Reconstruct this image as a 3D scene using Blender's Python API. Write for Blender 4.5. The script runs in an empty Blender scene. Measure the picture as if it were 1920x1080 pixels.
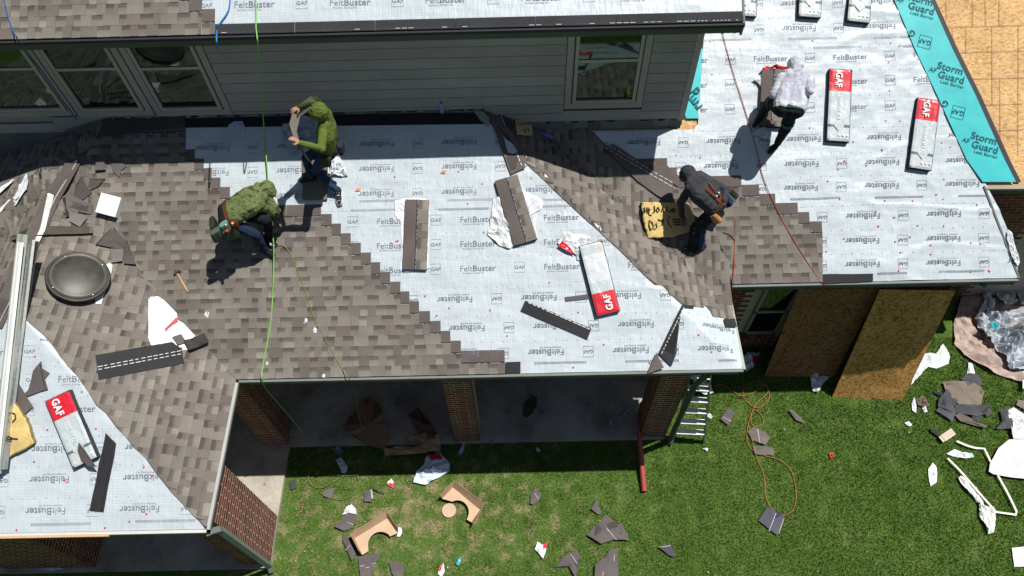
import bpy, bmesh, math, random
import numpy as np
from mathutils import Vector, Matrix, noise as mnoise
R_ = math.radians
random.seed(7)
sc = bpy.context.scene
COL = sc.collection
# ------------------------------------------------------------------ camera
F_PX = 1400.0; CX, CY = 960.0, 540.0
YAW, PITCH, ROLL = R_(.7185), R_(57.965), R_(-1.878)
CAMP = np.array([0., 0., 12.5])
def _cam():
    fw = np.array([0, math.cos(PITCH), -math.sin(PITCH)]); up = np.array([0, math.sin(PITCH), math.cos(PITCH)]); rt = np.array([1., 0, 0])
    c, s = math.cos(YAW), math.sin(YAW); Z = np.array([[c, -s, 0], [s, c, 0], [0, 0, 1]])
    fw, up, rt = Z @ fw, Z @ up, Z @ rt
    c, s = math.cos(ROLL), math.sin(ROLL)
    return c*rt+s*up, -s*rt+c*up, fw
RT, UP, FW = _cam()
cam = bpy.data.cameras.new('camera'); camo = bpy.data.objects.new('camera', cam); COL.objects.link(camo)
cam.sensor_width = 36; cam.lens = 36*F_PX/1920; cam.clip_end = 500; cam.clip_start = .1
M = Matrix.Identity(4)
for i in range(3):
    M[i][0] = RT[i]; M[i][1] = UP[i]; M[i][2] = -FW[i]; M[i][3] = CAMP[i]
camo.matrix_world = M; sc.camera = camo
# ------------------------------------------------------------------ light
SUN = Vector((.375, .142, 1)).normalized()
w = bpy.data.worlds.new('World'); sc.world = w; w.use_nodes = True
nt = w.node_tree; sky = nt.nodes.new('ShaderNodeTexSky'); sky.sky_type = 'NISHITA'; sky.sun_disc = False
sky.sun_elevation = math.asin(SUN.z); sky.sun_rotation = math.atan2(SUN.x, SUN.y)
bg = nt.nodes['Background']; bg.inputs[1].default_value = .045; nt.links.new(sky.outputs[0], bg.inputs[0])
sl = bpy.data.lights.new('sun', 'SUN'); sl.energy = 4.8; sl.angle = R_(.5); sl.color = (1, .965, .91)
so = bpy.data.objects.new('sun', sl); COL.objects.link(so); so.rotation_euler = SUN.to_track_quat('Z', 'Y').to_euler(); so.location = (0, 0, 30)
sc.view_settings.view_transform = 'Standard'; sc.view_settings.look = 'None'; sc.view_settings.gamma = 1; sc.view_settings.exposure = .18
sc.render.resolution_x = 1024; sc.render.resolution_y = 576
# ------------------------------------------------------------------ surfaces and rays
def ray(px, py): return FW + (px-CX)/F_PX*RT - (py-CY)/F_PX*UP
def hit(px, py, zf, lift=0.):
    d = ray(px, py); t = 9.0
    for _ in range(40):
        p = CAMP+t*d; g = p[2]-(zf(p[0], p[1])+lift)
        p2 = p+1e-3*d; g2 = p2[2]-(zf(p2[0], p2[1])+lift)
        dt = g/((g-g2)/1e-3); t += max(-1.5, min(1.5, dt))
        if abs(dt) < 1e-6: break
    return CAMP+t*d
def hitY(px, py, Y): d = ray(px, py); return CAMP+d*((Y-CAMP[1])/d[1])
def near(px, py, parent, L, s=-1):
    """point on the pixel ray at distance L from the joint parent (s=-1 the nearer one to the camera)"""
    d = ray(px, py); d = d/np.linalg.norm(d); v = np.array(parent)-CAMP; b = v@d; c = v@v-L*L; q = b*b-c
    t = b if q < 0 else b+s*math.sqrt(q)
    return CAMP+t*d
E0 = 2.95
zF = lambda x, y: E0+.5*(y-4.545)
zLR = lambda x, y: E0+.5*(-3.99-x)
zLF = lambda x, y: E0+.5*(y-2.476)
zLL = lambda x, y: 4.27+.5*(x+6.63)
zFL = lambda x, y: 4.70+.35*(x+5.8)
zR = lambda x, y: E0+.47*(3.15-x)
zW = lambda x, y: 3.1+.554*(y-5.85)
zT = lambda x, y: E0+(y-5.2)*.15/.65
zU = lambda x, y: 6.34+.5*(y-7.66)
def _S(t): t = min(1., max(0., t)); return t*t*(3-2*t)
zG = lambda x, y: .22*_S((x-2.7)/.9)*_S((y-4.2)/1.6)  # lawn rise at the right, added to draw the wing eave shadow back
zP = lambda x, y: .08
zFR = lambda x, y: min(zF(x, y), zR(x, y))
zRW = lambda x, y: max(zR(x, y), zT(x, y) if y < 5.85 else zW(x, y))          # right slope with the valley it runs into
zRR = lambda x, y: min(zF(x, y), zRW(x, y))
def zroofL(x, y): return max(min(zF(x, y), zFL(x, y)), min(zLR(x, y), zLL(x, y), zLF(x, y)))
def nrm(zf, x, y, e=.002):
    return np.array([-(zf(x+e, y)-zf(x-e, y))/(2*e), -(zf(x, y+e)-zf(x, y-e))/(2*e), 1.])/1.0
def unit(v): v = np.array(v, float); return v/(np.linalg.norm(v)+1e-12)
# ------------------------------------------------------------------ object helpers
WO = {}
def tag(o, label=None, cat=None, group=None, kind=None):
    if label: o['label'] = label
    if cat: o['category'] = cat
    if group: o['group'] = group
    if kind: o['kind'] = kind
    return o
def empty(name, loc, label=None, cat=None, group=None, parent=None):
    o = bpy.data.objects.new(name, None); COL.objects.link(o); o.empty_display_size = .1
    loc = np.array(loc, float)
    if parent is not None: o.parent = parent; o.location = loc-WO[parent]
    else: o.location = loc
    WO[o] = loc; tag(o, label, cat, group); return o
class MB:
    def __init__(s): s.v = []; s.f = []; s.c = []; s.m = []; s.smooth = False
    def add(s, vs, fs, col=(.5, .5, .5), mi=0):
        n = len(s.v); s.v.extend([tuple(p) for p in vs])
        for f in fs: s.f.append([i+n for i in f]); s.c.append(col); s.m.append(mi)
        return n
    def quad(s, a, b, c, d, col=(.5, .5, .5), mi=0): s.add([a, b, c, d], [(0, 1, 2, 3)], col, mi)
    def box(s, o, ax, ay, az, col=(.5, .5, .5), mi=0):
        o, ax, ay, az = [np.array(t, float) for t in (o, ax, ay, az)]
        P = [o, o+ax, o+ax+ay, o+ay]; P = P+[p+az for p in P]
        s.add(P, [(3, 2, 1, 0), (4, 5, 6, 7), (0, 1, 5, 4), (1, 2, 6, 5), (2, 3, 7, 6), (3, 0, 4, 7)], col, mi)
    def cbox(s, c, dx, dy, dz, col=(.5, .5, .5), mi=0):
        c, dx, dy, dz = [np.array(t, float) for t in (c, dx, dy, dz)]
        s.box(c-dx/2-dy/2-dz/2, dx, dy, dz, col, mi)
    def tube(s, pts, r, n=8, col=(.5, .5, .5), mi=0, cap=True, flat=1.):
        P = [np.array(p, float) for p in pts]; rs = r if hasattr(r, '__len__') else [r]*len(P)
        base = len(s.v); up = np.array([0, 0, 1.]); prev = None
        for i, p in enumerate(P):
            t = unit(P[min(i+1, len(P)-1)]-P[max(i-1, 0)])
            if prev is None: a = unit(np.cross(t, up)) if abs(t[2]) < .95 else unit(np.cross(t, [1, 0, 0]))
            else: a = unit(prev-t*(prev@t))
            prev = a; b = np.cross(t, a)
            for k in range(n):
                th = 2*math.pi*k/n; s.v.append(tuple(p+rs[i]*(a*math.cos(th)+flat*b*math.sin(th))))
        for i in range(len(P)-1):
            for k in range(n):
                k2 = (k+1) % n
                s.f.append([base+i*n+k, base+i*n+k2, base+(i+1)*n+k2, base+(i+1)*n+k]); s.c.append(col); s.m.append(mi)
        if cap:
            s.f.append([base+k for k in range(n)][::-1]); s.c.append(col); s.m.append(mi)
            s.f.append([base+(len(P)-1)*n+k for k in range(n)]); s.c.append(col); s.m.append(mi)
    def lathe(s, o, prof, ax=(1, 0, 0), ay=(0, 1, 0), az=(0, 0, 1), n=24, col=(.5, .5, .5), mi=0):
        o, ax, ay, az = [np.array(t, float) for t in (o, ax, ay, az)]; base = len(s.v)
        for r, h in prof:
            for k in range(n):
                th = 2*math.pi*k/n; s.v.append(tuple(o+az*h+r*(ax*math.cos(th)+ay*math.sin(th))))
        for i in range(len(prof)-1):
            for k in range(n):
                k2 = (k+1) % n
                s.f.append([base+i*n+k, base+i*n+k2, base+(i+1)*n+k2, base+(i+1)*n+k]); s.c.append(col); s.m.append(mi)
        s.f.append([base+(len(prof)-1)*n+k for k in range(n)]); s.c.append(col); s.m.append(mi)
    def ball(s, c, rx, ry=None, rz=None, n=10, col=(.5, .5, .5), mi=0, rot=None):
        ry = ry or rx; rz = rz or rx; base = len(s.v); R3 = rot if rot is not None else np.eye(3)
        for i in range(n//2+1):
            ph = math.pi*i/(n//2)
            for k in range(n):
                th = 2*math.pi*k/n
                s.v.append(tuple(np.array(c)+R3@np.array([rx*math.sin(ph)*math.cos(th), ry*math.sin(ph)*math.sin(th), rz*math.cos(ph)])))
        for i in range(n//2):
            for k in range(n):
                k2 = (k+1) % n; s.f.append([base+i*n+k, base+(i+1)*n+k, base+(i+1)*n+k2, base+i*n+k2]); s.c.append(col); s.m.append(mi)
def mk(name, mb, mats, parent=None, label=None, cat=None, group=None, kind=None, smooth=False, origin=None):
    if not isinstance(mats, (list, tuple)): mats = [mats]
    V = np.array(mb.v, float).reshape(-1, 3)
    if parent is not None: wo = WO[parent]
    elif origin is not None: wo = np.array(origin, float)
    else: wo = np.array([(V[:, 0].min()+V[:, 0].max())/2, (V[:, 1].min()+V[:, 1].max())/2, V[:, 2].min()]) if len(V) else np.zeros(3)
    me = bpy.data.meshes.new(name); me.from_pydata((V-wo).tolist(), [], mb.f)
    for m in mats: me.materials.append(m)
    if len(mb.f):
        me.polygons.foreach_set('material_index', mb.m)
        at = me.color_attributes.new('Col', 'FLOAT_COLOR', 'CORNER')
        cols = []
        for f, c in zip(mb.f, mb.c):
            if hasattr(c[0], '__len__'):
                for q in c: cols.extend((q[0], q[1], q[2], 1.))
            else: cols.extend((c[0], c[1], c[2], 1.)*len(f))
        at.data.foreach_set('color', cols)
        if smooth: me.polygons.foreach_set('use_smooth', [True]*len(mb.f))
    me.update()
    o = bpy.data.objects.new(name, me); COL.objects.link(o); WO[o] = wo
    if parent is not None: o.parent = parent
    else: o.location = wo
    return tag(o, label, cat, group, kind)
# ------------------------------------------------------------------ materials
def newmat(name, rough=.8, spec=.3, metal=0.):
    m = bpy.data.materials.new(name); m.use_nodes = True; n = m.node_tree; b = n.nodes['Principled BSDF']
    b.inputs['Roughness'].default_value = rough; b.inputs['Specular IOR Level'].default_value = spec; b.inputs['Metallic'].default_value = metal
    return m, n, b
def N(n, t, **k):
    x = n.nodes.new('ShaderNode'+t)
    for a, v in k.items():
        if a.startswith('i_'): x.inputs[int(a[2:])].default_value = v
        else: setattr(x, a, v)
    return x
def vmul(n, a, b):      # colour * colour
    x = n.nodes.new('ShaderNodeMix'); x.data_type = 'RGBA'; x.blend_type = 'MULTIPLY'; x.inputs[0].default_value = 1
    n.links.new(a, x.inputs[6]); n.links.new(b, x.inputs[7]); return x.outputs[2]
def mixc(n, f, a, b):
    x = n.nodes.new('ShaderNodeMix'); x.data_type = 'RGBA'
    if isinstance(f, float): x.inputs[0].default_value = f
    else: n.links.new(f, x.inputs[0])
    for i, q in ((6, a), (7, b)):
        if isinstance(q, tuple): x.inputs[i].default_value = q+(1,)
        else: n.links.new(q, x.inputs[i])
    return x.outputs[2]
def ramp(n, f, stops):
    r = n.nodes.new('ShaderNodeValToRGB'); e = r.color_ramp.elements
    while len(e) < len(stops): e.new(.5)
    for q, (p, c) in zip(e, stops): q.position = p; q.color = (c+(1,)) if isinstance(c, tuple) else (c, c, c, 1)
    n.links.new(f, r.inputs[0]); return r.outputs[0]
def coord(n): return N(n, 'TexCoord').outputs['Object']
def noise(n, scale, detail=3, rough=.55, vec=None, stretch=None):
    x = N(n, 'TexNoise'); x.inputs['Scale'].default_value = scale; x.inputs['Detail'].default_value = detail; x.inputs['Roughness'].default_value = rough
    v = vec if vec is not None else coord(n)
    if stretch:
        mp = N(n, 'Mapping'); mp.inputs['Scale'].default_value = stretch[0]; mp.inputs['Rotation'].default_value = stretch[1]; n.links.new(v, mp.inputs[0]); v = mp.outputs[0]
    n.links.new(v, x.inputs['Vector']); return x.outputs['Fac']
def bump(n, b, h, strength, dist):
    x = N(n, 'Bump'); x.inputs['Strength'].default_value = strength; x.inputs['Distance'].default_value = dist
    n.links.new(h, x.inputs['Height']); n.links.new(x.outputs[0], b.inputs['Normal'])
def attr(n): return N(n, 'VertexColor', layer_name='Col').outputs[0]
def colmat(name, rough=.8, spec=.3, metal=0., n_scale=60, lo=.8, hi=1.15, bs=0., bd=.002, big=(3, .9, 1.1), fixed=None):
    """colour attribute times fine and broad noise"""
    m, n, b = newmat(name, rough, spec, metal)
    if fixed: c = N(n, 'RGB'); c.outputs[0].default_value = fixed+(1,); c = c.outputs[0]
    else: c = attr(n)
    f = noise(n, n_scale, 2); c = vmul(n, c, ramp(n, f, [(.3, lo), (.7, hi)]))
    g = noise(n, big[0], 3); c = vmul(n, c, ramp(n, g, [(.3, big[1]), (.7, big[2])]))
    n.links.new(c, b.inputs['Base Color'])
    if bs: bump(n, b, f, bs, bd)
    return m
M_SH = colmat('asphalt_granules', .95, .15, 0, 260, .55, 1.5, .5, .002, (2.2, .86, 1.14))
M_PAINT = colmat('painted_board', .6, .3, 0, 90, .95, 1.04, .12, .001, (1.5, .9, 1.08))
M_CLOTH = colmat('cloth', .9, .1, 0, 220, .85, 1.12, .3, .002, (9, .8, 1.15))
M_PLAST = colmat('wrap_plastic', .35, .5, 0, 40, .93, 1.05, .3, .004, (8, .93, 1.05))
M_PAPER = colmat('white_film', .45, .4, 0, 25, .92, 1.04, .5, .006, (7, .93, 1.04))
M_CARD = colmat('cardboard', .9, .1, 0, 120, .92, 1.06, .15, .001, (4, .92, 1.06))
M_METAL = colmat('metal', .32, .5, .85, 30, .85, 1.1, .1, .002, (3, .8, 1.1))
M_SKIN = colmat('skin', .6, .3, 0, 60, .92, 1.08)
M_GLOSS = colmat('gloss_plastic', .22, .5, 0, 50, .95, 1.05)
M_PRINT = colmat('print_ink', .6, .2, 0, 70, .8, 1.3, 0, .001, (9, .8, 1.25))
M_DOME = colmat('dome_plastic', .42, .35, 0, 14, .8, 1.15, .1, .004, (4, .7, 1.2))
M_ROPE = colmat('rope_fibre', .7, .2, 0, 300, .8, 1.2)
M_FOAM = colmat('foam', .85, .1, 0, 70, .85, 1.1, .4, .004, (6, .8, 1.1))
def mat_brick():
    m, n, b = newmat('brick_clay', .9, .15)
    oi = N(n, 'ObjectInfo'); c = ramp(n, oi.outputs['Random'], [(0, (.10, .032, .022)), (.3, (.17, .052, .034)), (.55, (.23, .075, .048)), (.8, (.13, .042, .03)), (1, (.19, .08, .058))])
    f = noise(n, 90, 3); c = vmul(n, c, ramp(n, f, [(.3, .7), (.7, 1.25)])); n.links.new(c, b.inputs['Base Color']); bump(n, b, f, .5, .003); return m
M_BRICK = mat_brick()
M_MORTAR = colmat('mortar', .95, .1, 0, 80, .8, 1.1, .3, .003)
def mat_concrete():
    m, n, b = newmat('concrete', .85, .25)
    f = noise(n, 1.3, 6, .65); g = noise(n, 40, 4); c = ramp(n, f, [(.25, (.15, .135, .112)), (.5, (.36, .33, .275)), (.75, (.50, .465, .39))])
    c = vmul(n, c, ramp(n, g, [(.3, .85), (.7, 1.12)])); s = noise(n, 5.2, 5, .7); c = vmul(n, c, ramp(n, s, [(.28, .45), (.36, 1.)]))
    n.links.new(c, b.inputs['Base Color']); bump(n, b, g, .3, .003); return m
M_CONC = mat_concrete()
def mat_osb(name, lo, mid, hi):
    m, n, b = newmat(name, .8, .2)
    v = coord(n); w_ = N(n, 'TexNoise'); w_.inputs['Scale'].default_value = 3.; n.links.new(v, w_.inputs['Vector'])
    def chips(rot, s):
        mp = N(n, 'Mapping'); mp.inputs['Scale'].default_value = (s, s*2.6, s); mp.inputs['Rotation'].default_value = (0, 0, rot); n.links.new(v, mp.inputs[0])
        o = N(n, 'TexVoronoi'); o.inputs['Scale'].default_value = 1; n.links.new(mp.outputs[0], o.inputs['Vector']); return o.outputs['Color']
    a = chips(.5, 20); c2 = chips(2.1, 27)
    bw1 = N(n, 'RGBToBW'); n.links.new(a, bw1.inputs[0]); bw2 = N(n, 'RGBToBW'); n.links.new(c2, bw2.inputs[0])
    mx = N(n, 'Math', operation='ADD'); n.links.new(bw1.outputs[0], mx.inputs[0]); n.links.new(bw2.outputs[0], mx.inputs[1])
    hf = N(n, 'Math', operation='MULTIPLY'); n.links.new(mx.outputs[0], hf.inputs[0]); hf.inputs[1].default_value = .5
    c = ramp(n, hf.outputs[0], [(.2, lo), (.45, mid), (.8, hi)])
    f = noise(n, 50, 3); c = vmul(n, c, ramp(n, f, [(.3, .8), (.7, 1.15)])); g = noise(n, 1.4, 3); c = vmul(n, c, ramp(n, g, [(.3, .85), (.7, 1.1)]))
    n.links.new(c, b.inputs['Base Color']); bump(n, b, hf.outputs[0], .35, .004); return m
M_OSB = mat_osb('osb_deck', (.44, .24, .09), (.63, .38, .16), (.72, .50, .26))
M_OSB3 = mat_osb('osb_shaded', (.14, .06, .025), (.27, .13, .05), (.34, .19, .08))  # darker board colours for the left leaning sheet, its shade put into the colour
M_OSB2 = mat_osb('osb_weathered', (.24, .11, .03), (.52, .27, .07), (.64, .40, .14))
def mat_felt():
    m, n, b = newmat('felt_underlayment', .42, .35)
    uv = N(n, 'UVMap', uv_map='UV').outputs[0]
    sx = N(n, 'SeparateXYZ'); n.links.new(uv, sx.inputs[0])
    def lines(o, per, wd):
        a = N(n, 'Math', operation='DIVIDE', i_1=per); n.links.new(o, a.inputs[0])
        a2 = N(n, 'Math', operation='FRACT'); n.links.new(a.outputs[0], a2.inputs[0])
        a3 = N(n, 'Math', operation='LESS_THAN', i_1=wd/per); n.links.new(a2.outputs[0], a3.inputs[0]); return a3.outputs[0]
    l1 = lines(sx.outputs[0], .0376, .0035); l2 = lines(sx.outputs[1], .0376, .0035); l3 = lines(sx.outputs[0], .1504, .006)
    a = N(n, 'Math', operation='MAXIMUM'); n.links.new(l1, a.inputs[0]); n.links.new(l2, a.inputs[1])
    a2 = N(n, 'Math', operation='MAXIMUM'); n.links.new(a.outputs[0], a2.inputs[0]); n.links.new(l3, a2.inputs[1])
    br = noise(n, 3, 2); am = N(n, 'Math', operation='MULTIPLY'); n.links.new(a2.outputs[0], am.inputs[0]); n.links.new(ramp(n, br, [(.35, .25), (.7, .6)]), am.inputs[1])
    c = mixc(n, am.outputs[0], (.52, .578, .612), (.30, .345, .385))
    g = noise(n, 2.5, 4); c = vmul(n, c, ramp(n, g, [(.3, .93), (.7, 1.05)])); n.links.new(c, b.inputs['Base Color'])
    h1 = noise(n, 1.3, 2.5, .5, None, ((1, 2.6, 1), (0, 0, .25))); h2 = noise(n, 5, 3, .5, None, ((3, 1, 1), (0, 0, .5)))
    ad = N(n, 'Math', operation='ADD'); n.links.new(h1, ad.inputs[0]); hm = N(n, 'Math', operation='MULTIPLY', i_1=.25); n.links.new(h2, hm.inputs[0]); n.links.new(hm.outputs[0], ad.inputs[1])
    bump(n, b, ad.outputs[0], .6, .06); return m
M_FELT = mat_felt()
def mat_teal():
    m, n, b = newmat('teal_membrane', .45, .3); g = noise(n, 3, 4); c = ramp(n, g, [(.3, (.03, .42, .44)), (.7, (.05, .52, .53))])
    n.links.new(c, b.inputs['Base Color']); bump(n, b, noise(n, 7, 3), .2, .01); return m
M_TEAL = mat_teal()
def mat_glass():
    m, n, b = newmat('window_glass', .04, .5); b.inputs['Base Color'].default_value = (.006, .010, .009, 1); b.inputs['IOR'].default_value = 1.75
    b.inputs['Specular Tint'].default_value = (.75, 1, .9, 1); bump(n, b, noise(n, 1.2, 2), .06, .02); return m
M_GLASS = mat_glass()
def mat_ground():
    m, n, b = newmat('lawn_soil', .95, .1); v = coord(n); f = noise(n, .9, 5); g = noise(n, 26, 5, .7); g2 = noise(n, 4.5, 4)
    mp = N(n, 'Mapping'); mp.inputs['Location'].default_value = (1.9/3.5, -3.4/1.3, 0); mp.inputs['Scale'].default_value = (1/3.5, 1/1.3, 0); n.links.new(v, mp.inputs[0])
    ln = N(n, 'VectorMath', operation='LENGTH'); n.links.new(mp.outputs[0], ln.inputs[0])
    a = N(n, 'Math', operation='SUBTRACT', i_0=1.45); n.links.new(ln.outputs['Value'], a.inputs[1]); cl = N(n, 'Math', operation='MAXIMUM', i_1=0.); n.links.new(a.outputs[0], cl.inputs[0])
    h = N(n, 'Math', operation='MULTIPLY_ADD', i_1=.17, i_2=-.235); n.links.new(cl.outputs[0], h.inputs[0]); k = N(n, 'Math', operation='MULTIPLY_ADD', i_1=1.15); n.links.new(g2, k.inputs[0]); n.links.new(h.outputs[0], k.inputs[2])
    gr = ramp(n, f, [(.3, (.065, .125, .02)), (.6, (.09, .16, .03)), (.78, (.13, .165, .05))]); c = mixc(n, ramp(n, k.outputs[0], [(.48, 0.), (.72, .9)]), gr, (.30, .25, .135))
    c = vmul(n, c, ramp(n, g, [(.3, .45), (.7, 1.35)])); n.links.new(c, b.inputs['Base Color']); bump(n, b, g, .8, .03); return m
M_SOIL = mat_ground()
M_GRASS = colmat('grass_blade', .75, .25, 0, 8, .8, 1.2)
SIDC = (.345, .315, .325); TRIM = (.365, .335, .345); DGREEN = (.075, .09, .08)
# ------------------------------------------------------------------ roofing generators
EXPO = .1429
PAL = [(.196, .178, .154), (.170, .154, .134), (.152, .134, .117), (.180, .162, .138), (.140, .119, .106), (.212, .194, .166)]
class Field:
    def __init__(s, zf, o, ea, eb, slope):
        s.zf = zf; s.o = np.array(o, float); s.ea = unit(ea); s.eb = unit(eb); s.cs = 1/math.sqrt(1+slope*slope)
    def ab(s, px, py, lift=0.):
        p = hit(px, py, s.zf, lift)[:2]-s.o; return p@s.ea, p@s.eb/s.cs
    def P(s, a, b, h=0.):
        q = s.o+s.ea*a+s.eb*(b*s.cs); return np.array([q[0], q[1], s.zf(q[0], q[1])+h*1.1])
def interval(poly, b):
    xs = []
    for i in range(len(poly)):
        (a0, b0), (a1, b1) = poly[i], poly[(i+1) % len(poly)]
        if (b0 <= b < b1) or (b1 <= b < b0): xs.append(a0+(a1-a0)*(b-b0)/(b1-b0))
    return (min(xs), max(xs)) if len(xs) >= 2 else None
def jit(c, r=.08): k = 1+random.uniform(-r, r); return tuple(q*k for q in c)
def strip_cells(mb, P, a0, a1, b0, lim, seed, h0=.014, head=True, only_head=False):
    """one laminated shingle: teeth and gaps over the exposed part, plain headlap behind; P(a,b,h)->xyz; lim(b)->(lo,hi)"""
    rnd = random.Random(seed); e = EXPO
    def cl(a, b):
        l = lim(b); 
        return None if l is None else min(max(a, l[0]), l[1])
    def patch(x0, x1, y0, y1, z0, z1, c0, c1, front=False, sides=False):
        q = [cl(x0, y0), cl(x1, y0), cl(x1, y1), cl(x0, y1)]
        if any(t is None for t in q): return
        if (q[1]-q[0]) < .002 and (q[2]-q[3]) < .002: return
        A, B, C_, D = P(q[0], y0, z0), P(q[1], y0, z0), P(q[2], y1, z1), P(q[3], y1, z1)
        mb.add([A, B, C_, D], [(0, 1, 2, 3)], [c0, c0, c1, c1])
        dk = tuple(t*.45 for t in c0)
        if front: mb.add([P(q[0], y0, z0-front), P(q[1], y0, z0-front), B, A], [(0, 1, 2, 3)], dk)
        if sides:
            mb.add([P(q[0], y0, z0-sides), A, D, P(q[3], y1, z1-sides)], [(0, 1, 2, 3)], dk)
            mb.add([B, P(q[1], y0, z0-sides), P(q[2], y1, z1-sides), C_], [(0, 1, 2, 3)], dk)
    hb = lambda v: h0+.0065-.0055*v/.337
    if not only_head:
        a = a0; tooth = rnd.random() < .5
        while a < a1-1e-4:
            wdt = rnd.choice([.095, .115, .14, .17, .21]) if tooth else rnd.choice([.09, .11, .135, .165]); x1 = min(a+wdt, a1)
            if a1-x1 < .04: x1 = a1
            if tooth:
                c = jit(rnd.choice(PAL[:4])); 
                if rnd.random() < .16: c = jit(PAL[4])
                patch(a, x1, b0, b0+e+.004, hb(0)+.0035, hb(e)+.003, tuple(t*1.06 for t in c), tuple(t*.95 for t in c), front=.009, sides=.004)
            else:
                base = jit(rnd.choice(PAL)); dk = tuple(t*.52 for t in base); md = tuple(t*.88 for t in base); lt = tuple(t*1.16 for t in base)
                patch(a, x1, b0, b0+e*.45, hb(0), hb(e*.45), lt, tuple(t*1.02 for t in base), front=.006)
                patch(a, x1, b0+e*.45, b0+e*.62, hb(e*.45), hb(e*.62), tuple(t*1.02 for t in base), md)
                patch(a, x1, b0+e*.62, b0+e+.004, hb(e*.62), hb(e), tuple(t*.62 for t in base), dk)
            a = x1; tooth = not tooth
    if head:
        hc = jit((.118, .098, .090), .05)
        nn_ = max(1, int((a1-a0)/.13)); seg = [(a0+(a1-a0)*i/nn_, a0+(a1-a0)*(i+1)/nn_) for i in range(nn_)]
        for x0, x1 in seg:
            patch(x0, x1, b0+e, b0+e+.008, hb(e), hb(e), hc, hc)
            patch(x0, x1, b0+e+.013, b0+e+.034, hb(e+.01), hb(e+.034), (.045, .045, .05), (.045, .045, .05))
            patch(x0, x1, b0+e+.034, b0+e+.038, hb(e+.034), hb(e+.04), (.16, .15, .15), (.16, .15, .15))
            patch(x0, x1, b0+e+.038, b0+.337, hb(e+.04), hb(.337), hc, hc)
        n = max(1, int((a1-a0)/.028)); 
        for i in range(n):
            x0, x1 = a0+(a1-a0)*i/n, a0+(a1-a0)*(i+1)/n
            c = (.42, .42, .42) if rnd.random() < .55 else (.05, .05, .055)
            patch(x0, x1, b0+e+.008, b0+e+.013, hb(e), hb(e+.01), c, c)
def shingle_field(parent, fld, poly_px, k0=0, k1=40, ends=None, seed=1, poly_ab=None, name='shingle', starts=None, hpx=.02):
    poly = poly_ab or [fld.ab(x, y, hpx) for x, y in poly_px]; n = 0
    bmax = max(p[1] for p in poly)
    for k in range(k0, k1):
        b0 = k*EXPO
        if b0 > bmax: break
        hi = ends.get(k) if ends else None; lo_ = starts.get(k) if starts else None
        def lim(b, hi=hi, lo_=lo_):
            v = interval(poly, min(max(b, min(p[1] for p in poly)+1e-4), bmax-1e-4))
            if v is None: return None
            return (v[0] if lo_ is None else lo_, v[1] if hi is None else hi)
        rng = [lim(b0+t) for t in (.001, EXPO*.5, EXPO)]
        rng = [r for r in rng if r]
        if not rng: continue
        lo = min(r[0] for r in rng); h = max(r[1] for r in rng)
        if h-lo < .01: continue
        rr = random.Random(seed*77+k); off = (k*.1524*2.3+rr.random()*.1) % 1.0
        a = h-off-.15 if hi is not None else h-off
        cuts = [h]; 
        while a > lo+.03: cuts.append(a); a -= 1.0
        cuts.append(lo)
        for i in range(len(cuts)-1):
            mb = MB(); strip_cells(mb, fld.P, cuts[i+1]+.0015, cuts[i]-.0015, b0, lim, seed*1000+k*20+i)
            if mb.f: mk(name, mb, M_SH, parent); n += 1
    return n
def felt_band(parent, fld, poly, b0, b1, seed, name='felt_roll', hbase=.004, amp=.004, mat=None, da=.05, db=.035, over=0.):
    mb = MB(); bs = np.arange(b0, b1, db); bs = np.append(bs[bs < b1-1e-3], b1); pb = [p[1] for p in poly]
    rows = []; uvs = []
    for b in bs:
        bb = min(max(b, min(pb)+1e-4), max(pb)-1e-4); v = interval(poly, bb)
        if v is None: continue
        rows.append((bb, v[0], v[1]))
    if len(rows) < 2: return None
    n = max(2, int(max(r[2]-r[1] for r in rows)/da)); G = []
    for b, l, h in rows:
        row = []
        for i in range(n+1):
            a = l+(h-l)*i/n; row.append(fld.P(a, b, wrinkle(a, b, seed, hbase, amp))); uvs.append((a, b))
        G.extend(row)
    F = [(j*(n+1)+i, j*(n+1)+i+1, (j+1)*(n+1)+i+1, (j+1)*(n+1)+i) for j in range(len(rows)-1) for i in range(n)]
    mb.add(G, F); o = mk(name, mb, mat or M_FELT, parent, smooth=True)
    uvl = o.data.uv_layers.new(name='UV'); flat = []
    for f in F:
        for i in f: flat.extend(uvs[i])
    uvl.data.foreach_set('uv', flat); return o
def wrinkle(a, b, seed, hbase, amp):
    n2 = mnoise.noise(Vector((a*.55+b*.45+seed, b*1.5-a*.25, seed*2.))); n3 = mnoise.noise(Vector((a*1.3+seed, b*.9+a*.9, seed+9.)))
    rd = max(0., 1-9*abs(n2))**1.5+.7*max(0., 1-9*abs(n3))**1.5; hbase = hbase+amp*(2.2*_S((a-1.5)/.7) if seed == 6 else .45)*rd
    v = mnoise.noise(Vector((a*.9+seed*7.3, b*3.1, seed)))+.5*mnoise.noise(Vector((a*4.1, b*1.7+seed, 3.3+seed)))
    return hbase+amp*max(-1., min(1.3, 1.6*v))+amp
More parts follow.
